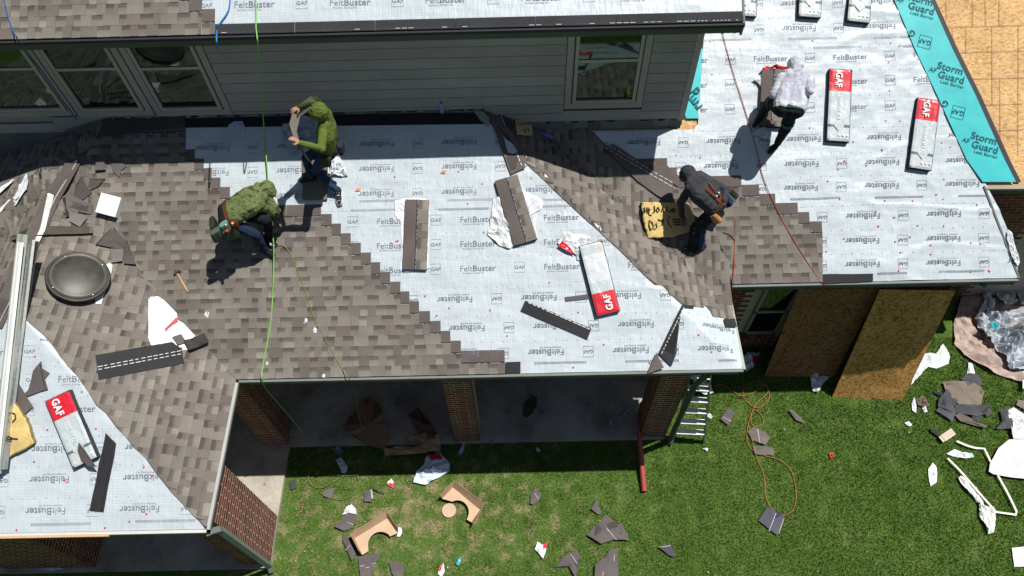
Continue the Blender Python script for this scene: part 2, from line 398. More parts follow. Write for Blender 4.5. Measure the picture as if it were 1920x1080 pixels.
# ------------------------------------------------------------------ lettering
GL = {}
def glyph(ch, bold=0.):
    k = (ch, bold)
    if k in GL: return GL[k]
    def geo(txt):
        cu = bpy.data.curves.new('g', 'FONT'); cu.body = txt; cu.size = 1; cu.offset = bold; cu.resolution_u = 3; cu.fill_mode = 'BOTH'
        o = bpy.data.objects.new('g', cu); COL.objects.link(o); bpy.context.view_layer.update()
        me = bpy.data.meshes.new_from_object(o.evaluated_get(bpy.context.evaluated_depsgraph_get()))
        V = [(v.co.x, v.co.y) for v in me.vertices]; Fs = [tuple(p.vertices) for p in me.polygons]
        bpy.data.objects.remove(o); bpy.data.curves.remove(cu); bpy.data.meshes.remove(me); return V, Fs
    V, Fs = ([], []) if ch == ' ' else geo(ch)
    A, _ = geo('I'+(ch if ch != ' ' else '')+'I') if ch != ' ' else ([(0, 0), (.3, 0)], [])
    if ch == ' ': adv = .3
    else:
        W1 = max(v[0] for v in A); B, _ = geo('II'); W2 = max(v[0] for v in B); adv = W1-W2
    GL[k] = (V, Fs, adv+bold*1.2); return GL[k]
def put_text(mb, Pf, txt, ca, cb, size, ang=0., bold=0., col=(.1, .1, .12), inside=None, h=.004, sx=1., track=0.):
    """lettering laid on a surface: Pf(a,b,h); centred at (ca,cb), turned by ang"""
    segs = txt if isinstance(txt, list) else [(txt, bold)]
    W = sum(glyph(ch, bd)[2]+track for s_, bd in segs for ch in s_)*size*sx; x = -W/2; c, s = math.cos(ang), math.sin(ang)
    for s_, bd in segs:
        for ch in s_:
            V, Fs, adv = glyph(ch, bd); xm = x+adv*size*sx/2
            if inside is None or inside(ca+c*xm, cb+s*xm):
                pts = []
                for (vx, vy) in V:
                    lx = x+vx*size*sx; ly = (vy-.35)*size; pts.append(Pf(ca+c*lx-s*ly, cb+s*lx+c*ly, h))
                mb.add(pts, Fs, col)
            x += (adv+track)*size*sx
def put_frame(mb, Pf, ca, cb, wd, hg, ang, t, col, h=.004, inside=None):
    c, s = math.cos(ang), math.sin(ang)
    if inside is not None and not inside(ca, cb): return
    for (x0, x1, y0, y1) in ((-wd/2, wd/2, hg/2-t, hg/2), (-wd/2, wd/2, -hg/2, -hg/2+t), (-wd/2, -wd/2+t, -hg/2, hg/2), (wd/2-t, wd/2, -hg/2, hg/2)):
        n = 4; 
        for i in range(n):
            xa, xb = (x0+(x1-x0)*i/n, x0+(x1-x0)*(i+1)/n) if x1-x0 > y1-y0 else (x0, x1)
            ya, yb = (y0, y1) if x1-x0 > y1-y0 else (y0+(y1-y0)*i/n, y0+(y1-y0)*(i+1)/n)
            mb.add([Pf(ca+c*x-s*y, cb+s*x+c*y, h) for x, y in ((xa, ya), (xb, ya), (xb, yb), (xa, yb))], [(0, 1, 2, 3)], col)
INK = (.16, .18, .22); INK2 = (.27, .30, .34)
def felt_rows(parent, fld, poly, rows, seed, hbase=.004, amp=.004):
    """rows: (px, py, upside_down) anchor of one wordmark per printed row, repeated along the row"""
    mb = MB(); PER = 1.196
    bl = [p[1] for p in poly]; al = [p[0] for p in poly]
    def inside(a, b):
        if not (min(bl)+.02 < b < max(bl)-.02): return False
        v = interval(poly, b); return v is not None and v[0]+.02 < a < v[1]-.02
    def Pf(a, b, h): return fld.P(a, b, wrinkle(a, b, seed, hbase, amp)+h)
    for (px, py, inv) in rows:
        a, b = fld.ab(px, py, .01); an = math.pi if inv else 0.; sg = -1 if inv else 1
        for i in range(-9, 10):
            c = a+i*PER
            if c < min(al)-1 or c > max(al)+1: continue
            put_text(mb, Pf, [('Felt', -.004), ('Buster', .012)], c, b, .122, an, col=INK, inside=inside)
            put_text(mb, Pf, 'Synthetic Roofing Felt', c-sg*.06, b-sg*.068, .034, an, col=INK2, inside=inside)
            g = c-.60; put_text(mb, Pf, 'GAF', g, b, .068, an, .012, INK, inside, sx=1.1); put_frame(mb, Pf, g, b, .15, .15, an, .004, INK2, inside=inside)
            for q in range(8):      # nailing dots between the rows
                x = c+q*PER/8
                if inside(x, b+.165): mb.add([Pf(x+.008*math.cos(t), b+.165+.008*math.sin(t), .003) for t in np.arange(0, 6.2, 1.05)], [tuple(range(6))], INK2)
    return mk('printed_lettering', mb, M_PRINT, parent), inside, Pf
def lap_bars(mb, Pf, inside, fld, pts):
    for (x0, x1, y) in pts:
        a0, b = fld.ab(x0, y, .01); a1, _ = fld.ab(x1, y, .01); n = 12
        put_frame(mb, Pf, (a0+a1)/2, b, abs(a1-a0), .03, 0, .004, INK2, .003)
        for i in range(n*2):
            x = a0+(a1-a0)*(i+.5)/(n*2); put_frame(mb, Pf, x, b, abs(a1-a0)/(n*2)*.7, .012, 0, .004, INK2, .003)
def caps(parent, fld, Pf, pts):
    """red plastic cap nails"""
    me = None
    for (px, py) in pts:
        a, b = fld.ab(px, py, .01); p = Pf(a, b, .003); mb = MB()
        if me is None:
            mb.lathe(p, [(.013, 0), (.013, .002), (.004, .005)], n=8, col=(.5, .03, .06)); o = mk('cap_nail', mb, M_GLOSS, parent); me = o.data; p0 = p
        else:
            o = bpy.data.objects.new('cap_nail', me); COL.objects.link(o); o.parent = parent; o.location = p-p0; WO[o] = WO[parent]
def deck(name, pts, mat=M_OSB, th=.03, parent=None, **k):
    mb = MB(); T = [np.array(p, float)-np.array([0, 0, .022 if mat is M_OSB else 0]) for p in pts]; Bm = [p-np.array([0, 0, th]) for p in T]; n = len(T)
    mb.add(T+Bm, [tuple(range(n)), tuple(range(2*n-1, n-1, -1))]+[(i, i+n, (i+1) % n+n, (i+1) % n) for i in range(n)]); return mk(name, mb, mat, parent, **k)
def on(zf, pts, l=0.): return [(x, y, zf(x, y)+l) for x, y in pts]
def pxp(zf, pts, l=0.): return [hit(x, y, zf, l) for x, y in pts]
# ------------------------------------------------------------------ ground
L = 60
mb = MB(); gx_ = [-L, -20, -4]+list(np.arange(2.4, 4.01, .2))+[7, 12, 20, L]; gy_ = [-L, -10, 0]+list(np.arange(4., 6.01, .2))+[10, 20, L]
mb.add([(x, y, zG(x, y)) for y in gy_ for x in gx_], [(j*len(gx_)+i, j*len(gx_)+i+1, (j+1)*len(gx_)+i+1, (j+1)*len(gx_)+i) for j in range(len(gy_)-1) for i in range(len(gx_)-1)]); mk('ground', mb, M_SOIL, kind='structure', smooth=True)
SLAB = [(-14, 2.60), (-4.05, 2.60), (-4.03, 4.63), (2.52, 4.63), (2.52, 9), (-14, 9)]
deck('patio', [(x, y, .08) for x, y in SLAB], M_CONC, .09, kind='structure')
rng = np.random.default_rng(5)
def grass():
    n = 460000; xs = rng.uniform(-4.6, 9.6, n); ys = rng.uniform(-.2, 6.4, n)
    keep = ~(((xs < -4.03) & (ys > 2.58)) | ((xs < 2.54) & (ys > 4.61)))
    nv = np.array([mnoise.noise(Vector((x*.75, y*.9, 1.))) for x, y in zip(xs[::1], ys[::1])])
    nv2 = np.array([mnoise.noise(Vector((x*4.5, y*4.5, 5.))) for x, y in zip(xs, ys)])
    # drier and thinner towards the patio corner
    dry = np.clip(1.35-np.hypot((xs+1.9)/3.5, (ys-3.4)/1.3), 0, 1)*.75+np.clip(nv, 0, 1)*.75+nv2*1.0+np.clip(1.-(xs+4.05)/.35, 0, 1)*.8
    dens = np.clip(1.05-dry*.55, .28, 1); keep &= rng.random(n) < dens
    xs, ys, dry, nv2 = xs[keep], ys[keep], dry[keep], nv2[keep]; n = len(xs)
    h = rng.uniform(.022, .05, n)*(1-.3*np.clip(dry, 0, 1)); az = rng.uniform(0, 6.283, n); wd = rng.uniform(.004, .0075, n); le = rng.uniform(.1, .9, n)*h; la = rng.uniform(0, 6.283, n)
    V = np.zeros((n, 3, 3)); zz = np.array([zG(x, y) for x, y in zip(xs, ys)]); V[:, 0] = np.c_[xs-wd*np.cos(az), ys-wd*np.sin(az), zz]; V[:, 1] = np.c_[xs+wd*np.cos(az), ys+wd*np.sin(az), zz]
    V[:, 2] = np.c_[xs+le*np.cos(la), ys+le*np.sin(la), zz+h]
    me = bpy.data.meshes.new('grass'); me.vertices.add(n*3); me.vertices.foreach_set('co', V.ravel()); me.loops.add(n*3); me.loops.foreach_set('vertex_index', np.arange(n*3, dtype=np.int32))
    me.polygons.add(n); me.polygons.foreach_set('loop_start', np.arange(0, n*3, 3, dtype=np.int32)); me.update(calc_edges=True); me.validate()
    g = np.array([.115, .215, .034]); g2 = np.array([.175, .295, .055]); d = np.array([.56, .49, .28]); t = rng.random((n, 1)); c = g*(1-t)+g2*t
    m_ = (rng.random(n) < np.clip(dry*.62-.04, .04, .85))[:, None]; c = np.where(m_, d*rng.uniform(.6, 1.1, (n, 1)), c)*rng.uniform(.8, 1.15, (n, 1)); c *= (1+.3*nv2)[:, None]
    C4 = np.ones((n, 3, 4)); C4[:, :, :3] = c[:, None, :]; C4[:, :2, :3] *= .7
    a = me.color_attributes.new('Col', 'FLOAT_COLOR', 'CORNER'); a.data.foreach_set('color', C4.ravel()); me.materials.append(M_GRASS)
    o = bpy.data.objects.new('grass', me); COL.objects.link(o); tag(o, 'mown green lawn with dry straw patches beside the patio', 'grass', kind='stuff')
grass()
# ------------------------------------------------------------------ porch roof (front slope F and right slope R)
yv = lambda x: 5.79+((.47*(3.15-x))-.25)/.5
roof = empty('porch_roof', (-.4, 4.545, E0), 'half shingled porch roof in the middle with a wide field of pale printed felt', 'roof')
deck('deck', on(zF, [(-7.95, 4.545), (3.15, 4.545), (-.505, 7.98), (-5.894, 7.98), (-7.95, 6.50)]), parent=roof)
deck('deck', on(zFL, [(-5.894, 7.98), (-7.95+.0, 7.98), (-7.95, 6.50)])+[], parent=roof)
deck('deck', on(zR, [(3.15, 4.545), (3.15, 5.2), (2.83, 5.85), (.32, 7.98), (-.505, 7.98)]), parent=roof)
deck('deck', [(2.83, 5.85, 3.1), (3.15, 5.2, E0), (3.15, 5.85, 3.1)], parent=roof)
fF = Field(zFR, (-3.99, 4.545), (1, 0), (0, 1), .5)
FP = [(300, 222), (905, 222), (925, 236), (950, 262), (1010, 306), (1060, 350), (1160, 448), (1262, 535), (1350, 570), (1376, 592), (1388, 690), (940, 705), (600, 705)]
FPab = [fF.ab(x, y, .008) for x, y in FP]; FPab[-2] = (FPab[-2][0], 0.004); FPab[-1] = (FPab[-1][0], 0.004); FPab[-3] = (7.13, .004)
bcut = [fF.ab(850, y, .008)[1] for y in (545, 386, 225)]
felt_band(roof, fF, FPab, 0.0, bcut[0], 1, hbase=.003); felt_band(roof, fF, FPab, bcut[0]-.05, bcut[1], 1, hbase=.0045); felt_band(roof, fF, FPab, bcut[1]-.05, bcut[2], 1, hbase=.006)
lt, ins, Pf = felt_rows(roof, fF, FPab, [(861, 268, 1), (861, 314, 1), (861, 361, 1), (896, 411, 0), (896, 457, 0), (896, 503, 0), (853, 562, 1), (1193, 609, 1), (1024, 661, 1)], 1, .005)
mb = MB(); lap_bars(mb, Pf, ins, fF, [(674, 745, 378), (839, 925, 376), (658, 742, 395), (822, 916, 393), (1002, 1100, 681), (1173, 1273, 678), (1348, 1382, 676), (1010, 1060, 375), (1015, 1072, 387)]); mk('printed_lettering', mb, M_PRINT, roof)
caps(roof, fF, Pf, [(515, 300), (546, 348), (740, 332), (842, 578), (919, 582), (819, 592), (951, 630), (690, 532), (907, 436), (877, 382), (797, 555), (746, 452), (1084, 586), (1132, 646), (1060, 389), (996, 334), (1242, 667), (1310, 628), (1334, 660), (1030, 530), (1075, 689), (1218, 681), (860, 322), (904, 345), (743, 453), (930, 560)])
mb = MB(); mb.add([fF.P(*fF.ab(x, y, .01), .014) for x, y in ((345, 240), (908, 233), (904, 212), (345, 216))], [(0, 1, 2, 3)], (.012, .012, .014)); mk('ice_shield_strip', mb, M_PAINT, roof)
RE = {0: 947, 1: 864.7, 2: 845, 3: 826.7, 4: 806.7, 5: 786, 6: 768, 7: 751, 8: 731.7, 9: 713, 10: 695.6, 11: 676.7, 12: 657.8, 13: 639.4, 14: 622, 15: 602, 16: 500, 17: 431, 18: 413, 19: 397, 20: 382, 21: 365, 22: 348, 23: 348, 24: 348}
ends = {}
for k, x in RE.items():
    for _ in range(3):
        y = 700-19*k; p = fF.P(3, (k+.5)*EXPO); d = p-CAMP; y = CY-F_PX*(d@UP)/(d@FW)
    ends[k] = fF.ab(x, y, .02)[0]
# the left edge follows the woven valley against the wing
vp = [(436, 718), (256, 512), (223, 440), (187, 380), (168, 345), (158, 300), (180, 252), (216, 222), (340, 222), (1200, 222), (1200, 716)]
vab = [fF.ab(x, y, .02) for x, y in vp]; vab[0] = (0.0, 0.0); vab[-1] = (9, 0.0)
shingle_field(roof, fF, None, 0, 25, ends, 3, poly_ab=vab)
fRr = Field(zRR, (3.15, 4.545), (0, 1), (-1, 0), .47)
RP = [(936, 238), (958, 262), (980, 300), (996, 316), (1040, 357), (1079, 394), (1119, 430), (1153, 461), (1182, 489), (1227, 534), (1253, 538), (1256, 554), (1276, 556), (1278, 571), (1299, 574), (1320, 577), (1321, 573), (1332, 574), (1335, 593), (1357, 596), (1380, 599), (1380, 575), (1380, 537), (1362, 470), (1348, 442), (1265, 384), (1200, 343), (1112, 250), (1112, 237), (1010, 237)]
# courses run along the eave, clipped by the outline in the picture of the roof
rab = [fRr.ab(x, y, .02) for x, y in RP]
n_R = shingle_field(roof, fRr, None, 0, 30, None, 5, poly_ab=rab)
# the stepped lower end of the right slope: bare headlaps
def px_piece(pts, zf, h=.01, th=.006, col=(.06, .06, .065), mat=None, name='shingle', parent=None, sub=0, curl=0., edge=None, smooth=False, seed=0, **k):
    """a flat piece traced in place on a surface, with thickness"""
    P = ragged([hit(x, y, zf, h+th) for x, y in pts], .004); return plate(P, th, col, mat or M_SH, name, parent, curl, seed, **k)
def ragged(P, j):
    Q = []
    for i in range(len(P)):
        a, b = P[i], P[(i+1) % len(P)]; L_ = np.linalg.norm(b-a); n = max(1, min(5, int(L_/.09)))
        for q in range(n): Q.append(a+(b-a)*q/n+(np.array([random.uniform(-j, j), random.uniform(-j, j), 0]) if q else 0))
    return Q
def plate(P, th, col, mat, name, parent=None, curl=0., seed=0, edge=None, mi=0, mats=None, **k):
    n = len(P); rnd = random.Random(seed+n); so_ = rnd.uniform(0, 50); P = [np.array(p, float)+np.array([0, 0, curl*max(0, .4+1.3*mnoise.noise(Vector((p[0]*5+so_, p[1]*5, so_))))]) for p in P]
    nn = np.zeros(3)
    for i in range(n): nn += np.cross(P[i], P[(i+1) % n])
    nn = unit(nn); 
    if nn[2] < 0: nn = -nn; P = P[::-1]
    c0 = sum(P)/n; c0 = c0+np.array([0, 0, curl*.3]); mb = MB(); T = P+[c0]; B = [p-nn*th for p in P]
    fs = [(i, (i+1) % n, n) for i in range(n)]; mb.add(T, fs, col); ed = edge or tuple(t*.6 for t in col)
    mb.add(P+B, [(i, i+n, (i+1) % n+n, (i+1) % n) for i in range(n)]+[tuple(range(2*n-1, n-1, -1))], ed)
    return mk(name, mb, mats or mat, parent, **k)
# ------------------------------------------------------------------ trims
def board(name, p0, p1, h, t, col, parent, out=(0, -1, 0), mat=None, **k):
    """a board from p0 to p1 (upper outer edge), hanging down by h, thickness t away from out"""
    mb = MB(); p0, p1, o_ = np.array(p0, float), np.array(p1, float), np.array(out, float)
    mb.box(p0-np.array([0, 0, h]), p1-p0, -o_*t, (0, 0, h), col); return mk(name, mb, mat or M_PAINT, parent, **k)
DRIP = (.30, .30, .28)
def eave(parent, p0, p1, out, h=.15, lip=.035, dripc=DRIP):
    p0, p1, o_ = np.array(p0, float), np.array(p1, float), np.array(out, float)
    board('fascia_board', p0+o_*.0-np.array([0, 0, .012]), p1-np.array([0, 0, .012]), h, .025, DGREEN, parent, out)
    mb = MB(); mb.box(p0+np.array([0, 0, -.012])-o_*.05, p1-p0, o_*(.05+lip), (0, 0, .012), dripc); mb.box(p0+o_*lip-np.array([0, 0, .04]), p1-p0, o_*.003, (0, 0, .04), tuple(t*.8 for t in dripc))
    mk('drip_edge', mb, M_PAINT, parent)
    mb = MB(); q = np.array([0, 0, -h-.012]); mb.quad(p0+q-o_*.02, p1+q-o_*.02, p1+q-o_*.5, p0+q-o_*.5, SIDC); mk('soffit', mb, M_PAINT, parent)
eave(roof, (-3.99, 4.545, E0), (3.15, 4.545, E0), (0, -1, 0), dripc=(.17, .19, .18)); eave(roof, (3.15, 4.545, E0), (3.15, 5.75, E0), (1, 0, 0), dripc=(.38, .39, .37))
# ------------------------------------------------------------------ left wing roof
lw = empty('wing_roof', (-5.3, 2.476, E0), 'ridged wing roof at the left with shingled side slope and felted front slope', 'roof')
deck('deck', on(zLR, [(-3.99, 2.476), (-3.99, 4.545), (-6.63, 7.185), (-6.63, 5.116)]), parent=lw)
deck('deck', on(zLF, [(-3.99, 2.476), (-6.63, 5.116), (-9.27, 2.476)]), parent=lw)
deck('deck', on(zLL, [(-6.63, 5.116), (-6.63, 7.3), (-9.27, 8.0), (-9.27, 2.476)]), parent=lw)
zLfr = lambda x, y: min(zLF(x, y), zLR(x, y), zLL(x, y))
fLF = Field(zLfr, (-3.99, 2.476), (1, 0), (0, 1), .5)
LFP = [fLF.ab(x, y, .01) for x, y in [(-600, 570), (10, 570), (46, 593), (57, 607), (76, 620), (101, 646), (111, 662), (150, 704), (170, 735), (222, 802), (250, 835), (283, 870), (320, 920), (340, 935), (365, 968), (384, 990)]]; LFP[-1] = (-.01, .004); LFP.append((-5.3, .004))
LFP[0] = (-5.3, LFP[1][1])
bc = fLF.ab(100, 812, .01)[1]
felt_band(lw, fLF, LFP, 0, bc, 4, hbase=.004); felt_band(lw, fLF, LFP, bc-.05, 9, 4, hbase=.006)
lt, insL, PfL = felt_rows(lw, fLF, LFP, [(86, 959, 1), (93, 900, 1), (97, 843, 1), (142, 767, 0), (147, 711, 0), (-30, 661, 0), (10, 593, 0)], 4, .005)
mb = MB(); lap_bars(mb, PfL, insL, fLF, [(58, 170, 984), (254, 366, 978), (75, 92, 637)]); mk('printed_lettering', mb, M_PRINT, lw)
caps(lw, fLF, PfL, [(66, 669), (154, 735), (89, 806), (180, 804), (64, 866), (121, 901), (270, 876), (286, 892), (275, 964), (243, 978), (197, 990), (31, 994), (13, 568)])
fLR = Field(lambda x, y: max(min(zLR(x, y), zLL(x, y)), min(zF(x, y), zFL(x, y)) if y > 4.6 else -9), (-3.99, 2.476), (0, 1), (-1, 0), .5)
LRP = [(382, 992), (361, 966), (346, 948), (336, 935), (327, 929), (309, 907), (278, 868), (275, 860), (245, 834), (241, 824), (217, 800), (203, 778), (180, 759), (165, 735), (143, 702), (130, 690), (106, 661), (93, 638), (71, 619), (52, 604), (41, 592), (12, 560), (60, 450), (98, 370), (140, 300), (160, 290), (172, 330), (196, 380), (232, 440), (265, 512), (445, 716)]
lra = [fLR.ab(x, y, .02) for x, y in LRP]; lra[-1] = (2.07, 0.); lra[0] = (.02, 0.)
shingle_field(lw, fLR, None, 0, 26, None, 11, poly_ab=lra)
fLL = Field(zroofL, (-9.27, 4.0), (0, -1), (1, 0), .5)
LLP = [(-40, 480), (12, 558), (58, 450), (96, 370), (138, 300), (160, 290), (185, 250), (217, 222), (160, 238), (118, 256), (0, 262), (-40, 262)]
lla = [fLL.ab(x, y, .02) for x, y in LLP[1:-1]]; lla = [(1.52, 0.)]+lla+[(-3.98, 0.)]; shingle_field(lw, fLL, None, 0, 26, None, 13, poly_ab=lla)
eave(lw, (-3.99, 2.476, E0), (-3.99, 4.545, E0), (1, 0, 0), dripc=(.40, .41, .39)); eave(lw, (-9.27, 2.476, E0), (-3.99, 2.476, E0), (0, -1, 0), dripc=(.55, .54, .50))
mb = MB(); P = pxp(zG, [(0, 1000)]); 
mb.box((-9.2, 2.415, E0-.03), (3.98, 0, 0), (0, .03, 0), (0, 0, .035), (.55, .36, .20)); mk('bare_wood_edge', mb, M_CARD, lw)
# cut strip of membrane along the ridge of the wing
def ribbon(pts, wd, zf, h, col, mat, name, parent, **k):
    P = [hit(x, y, zf, h) for x, y in pts]; mb = MB(); Lf = []
    for i, p in enumerate(P):
        t = unit(P[min(i+1, len(P)-1)]-P[max(0, i-1)]); n_ = nrm(zf, p[0], p[1]); s_ = unit(np.cross(t, n_)); ww = wd[i] if hasattr(wd, '__len__') else wd; Lf += [p-s_*ww/2, p+s_*ww/2]
    mb.add(Lf, [(2*i, 2*i+1, 2*i+3, 2*i+2) for i in range(len(P)-1)], col); return mk(name, mb, mat, parent, **k)
rdg = [(140, 300), (98, 370), (62, 445), (38, 505), (14, 562), (-10, 610)]
ribbon(rdg, .20, zroofL, .045, (.10, .085, .08), M_SH, 'ridge_cap_base', lw)
ribbon([(x+6, y) for x, y in rdg], .012, zroofL, .055, (.4, .4, .4), M_PAPER, 'sealant_line', lw)
ribbon([(143, 301), (113, 335), (95, 365), (80, 430), (70, 452)], [.03, .07, .08, .06, .05], zroofL, .06, (.62, .62, .62), M_METAL, 'peeled_flashing', lw)
# ------------------------------------------------------------------ right wing roof W
rw = empty('wing_roof', (5.2, 5.85, 3.1), 'large right wing roof covered in pale printed felt with a teal edge strip and bare boards', 'roof')
deck('deck', on(zW, [(3.15, 5.85), (7.40, 5.85), (6.96, 7.08), (6.45, 8.5), (5.85, 9.75), (5.6, 10.6), (2.53, 10.6), (2.53, 7.98), (.32, 7.98), (2.83, 5.85)]), parent=rw)
px_osb = [(1690, -60), (1745, -10), (1835, 160), (1905, 343), (2000, 341), (2000, -60)]
deck('deck', on(zW, [(6.44, 8.5), (6.94, 7.08), (9.2, 7.04), (9.2, 10.6), (5.6, 10.6), (5.85, 9.75)]), M_OSB, parent=rw)
def osb_seams():
    mb = MB(); f = Field(zW, (6.9, 7.05), (1, 0), (0, 1), .5)
    for (x0, y0, x1, y1) in [(1770, 51, 1920, 47), (1820, 148, 1920, 145), (1800, 98, 1920, 95), (1858, 245, 1920, 243), (1840, 197, 1920, 194), (1824, 0, 1824, 49), (1848, 0, 1849, 49), (1874, 0, 1874, 48), (1811, 51, 1812, 98), (1860, 48, 1861, 195), (1910, 48, 1909, 290), (1774, 0, 1776, 40), (1875, 145, 1876, 290), (1786, 52, 1788, 78)]:
        P = hit(x0, y0, zW, -.008); Q = hit(x1, y1, zW, -.008); t = unit(Q-P); s_ = unit(np.cross(t, (0, -.447, .894)))*.003
        mb.quad(P-s_, P+s_, Q+s_, Q-s_, (.24, .14, .07))
    mk('board_seams', mb, M_PAINT, rw)
osb_seams()
fW = Field(zW, (3.15, 5.85), (1, 0), (0, 1), .554)
WP = [(1240, 240), (1112, 235), (1115, 250), (1200, 343), (1265, 384), (1345, 442), (1375, 537), (1918, 519), (1906, 480), (1893, 440), (1870, 385), (1847, 341), (1817, 300), (1762, 178), (1721, 92), (1683, 0), (1655, -60), (1350, -60), (1322, 50), (1318, 90), (1309, 150), (1309, 235)]
WPab = [fW.ab(x, y, .01) for x, y in WP]; WPab[6] = (0.05, .004); WPab[7] = (4.24, .004)
bw = [fW.ab(1600, y, .01)[1] for y in (380, 235, 84)]
def inW(a, b): v = interval(WPab, b); return v is not None
WPf = [(a, b) for a, b in WPab]
felt_band(rw, fW, WPf, 0, bw[0], 6, hbase=.003, amp=.006); felt_band(rw, fW, WPf, bw[0]-.05, bw[1], 6, hbase=.0045, amp=.006)
WPu = [fW.ab(x, y, .01) for x, y in [(1283, 236), (1309, 232), (1309, 150), (1318, 90), (1322, 50), (1345, -60), (1655, -60), (1683, 0), (1721, 92), (1762, 178), (1797, 255)]]
WPu[0] = (WPu[1][0]-.1, WPu[1][1]-.12); WPu[-1] = (WPu[-1][0], WPu[0][1])
felt_band(rw, fW, WPu, bw[1]-.05, bw[2], 6, hbase=.006, amp=.006); felt_band(rw, fW, WPu, bw[2]-.05, 6, 6, hbase=.0075, amp=.006)
lt, insW, PfW = felt_rows(rw, fW, WPab, [(1507, 262, 1), (1503, 309, 1), (1502, 353, 1), (1618, 406, 1), (1617, 452, 1), (1617, 497, 1), (1594, 107, 0), (1594, 153, 0), (1594, 200, 0), (1498, 55, 1), (1496, 8, 1)], 6, .006, .006)
mb = MB(); lap_bars(mb, PfW, insW, fW, [(1482, 1575, 374), (1640, 1731, 371), (1797, 1850, 368), (1478, 1569, 74), (1637, 1705, 72), (1525, 1616, 90), (1684, 1720, 88), (1320, 1408, 76), (1645, 1700, 514), (1760, 1845, 510)]); mk('printed_lettering', mb, M_PRINT, rw)
caps(rw, fW, PfW, [(1654, 282), (1653, 281), (1624, 311), (1571, 318), (1583, 302), (1552, 340), (1770, 336), (1782, 276), (1801, 274), (1642, 398), (1677, 408), (1647, 425), (1720, 424), (1676, 408), (1769, 424), (1783, 395), (1850, 400), (1832, 384), (1582, 448), (1647, 424), (1706, 445), (1678, 454), (1744, 461), (1820, 456), (1838, 458), (1745, 477), (1688, 474), (1549, 472), (1684, 509), (1820, 510), (1895, 478), (1853, 508), (1518, 240), (1600, 266), (1687, 228), (1661, 227), (1668, 170), (1666, 117), (1670, 81), (1268, 291), (1313, 296), (1375, 301), (1371, 270), (1335, 140), (1331, 78), (1523, 77), (1755, 366), (1768, 374), (1711, 377), (1659, 377), (1574, 374), (1855, 510), (1820, 255), (1793, 260), (1766, 268)])
# shingles at the left of the wing, with the stair-stepped working edge
WE = {0: 1542.7, 1: 1542.7, 2: 1542.7, 3: 1542.7, 4: 1542.7, 5: 1519, 6: 1497, 7: 1455, 8: 1424.5, 9: 1391, 10: 1270, 11: 1252}
wend = {}
for k, x in WE.items():
    p = fW.P(1.2, (k+.5)*EXPO); d = p-CAMP; y = CY-F_PX*(d@UP)/(d@FW); wend[k] = fW.ab(x, y, .02)[0]
WSP = [fW.ab(x, y, .02) for x, y in [(1375, 537), (1358, 480), (1347, 445), (1265, 388), (1190, 342), (1154, 314), (1130, 270), (1115, 240), (1190, 240), (1300, 250), (1900, 250), (1918, 537)]]; WSP[0] = (.03, 0.); WSP[-1] = (6, 0.)
shingle_field(rw, fW, None, 0, 12, wend, 17, poly_ab=WSP)
eave(rw, (3.18, 5.85, 3.1), (7.40, 5.85, 3.1), (0, -1, 0), dripc=(.17, .19, .18))
def rake(parent, p0, p1, h=.17):
    p0, p1 = np.array(p0), np.array(p1); t = unit(p1-p0); o_ = unit(np.cross(t, (0, 0, 1.))); mb = MB()
    mb.box(p0-np.array([0, 0, h+.01]), p1-p0, -o_*.03, (0, 0, h+.03), (.13, .14, .13)); mk('rake_board', mb, M_PAINT, parent)
rake(rw, (7.42, 5.85, zW(0, 5.85)), (6.98, 7.06, zW(0, 7.06)))
eave(rw, (6.96, 7.05, zW(0, 7.05)), (9.2, 7.02, zW(0, 7.02)), (0, -1, 0), dripc=(.3, .26, .2))
# starter strips
def dark_strip(pts, zf, h, name='starter_strip', parent=None, **k): return px_piece(pts, zf, h+.012, .005, (.035, .036, .038), M_SH, name, parent, **k)
dark_strip([(1543, 533), (1637, 527), (1637, 513), (1543, 514)], zW, .012, parent=rw)
dark_strip([(948, 700), (976, 699), (976, 678), (948, 679)], zF, .012, parent=roof)
dark_strip([(1357, 598), (1378, 597), (1382, 613), (1361, 613)], zRR, .02, parent=roof)
# teal membrane
fT = fW
TP = [(1672, -14), (1739, -14), (1745, 0), (1786, 92), (1829, 178), (1884, 300), (1905, 341), (1843, 341), (1813, 300), (1757, 178), (1716, 92), (1677, 0)]
def flat_poly(pts, zf, h, mat, name, parent, col=(.5, .5, .5)): mb = MB(); mb.add([hit(x, y, zf, h) for x, y in pts], [tuple(range(len(pts)))], col); return mk(name, mb, mat, parent)
flat_poly(TP[::-1], zW, .036, M_TEAL, 'leak_barrier_strip', rw); flat_poly([(1287, 222), (1310, 222), (1318, 90), (1300, 110), (1280, 205)], zW, .02, M_TEAL, 'leak_barrier_strip', rw)
flat_poly([(1738, -14), (1744, 0), (1785, 92), (1828, 178), (1883, 300), (1904, 342), (1915, 342), (1894, 300), (1839, 178), (1796, 92), (1754, 0), (1748, -14)], zW, .012, M_PAINT, 'membrane_edge', rw, (.03, .035, .045))
mb = MB(); TK = (.015, .10, .13)
PfT = lambda a, b, h: fW.P(a, b, .039+h*.2)
def dirang(x0, y0, x1, y1): a0, b0 = fW.ab(x0, y0); a1, b1 = fW.ab(x1, y1); return math.atan2(b1-b0, a1-a0)
for (sx_, sy_) in ((1725, 12), (1781, 141), (1844, 272)):
    an = dirang(sx_, sy_, sx_+33, sy_+9)
    for tx, dy, sz, bd in (('Storm', -11, .15, .02), ('Guard', 6, .15, .02), ('Leak Barrier', 19, .072, 0)):
        a, b = fW.ab(sx_+(-dy)*-.1+1, sy_+dy, .02); put_text(mb, PfT, tx, a, b, sz, an, bd, TK)
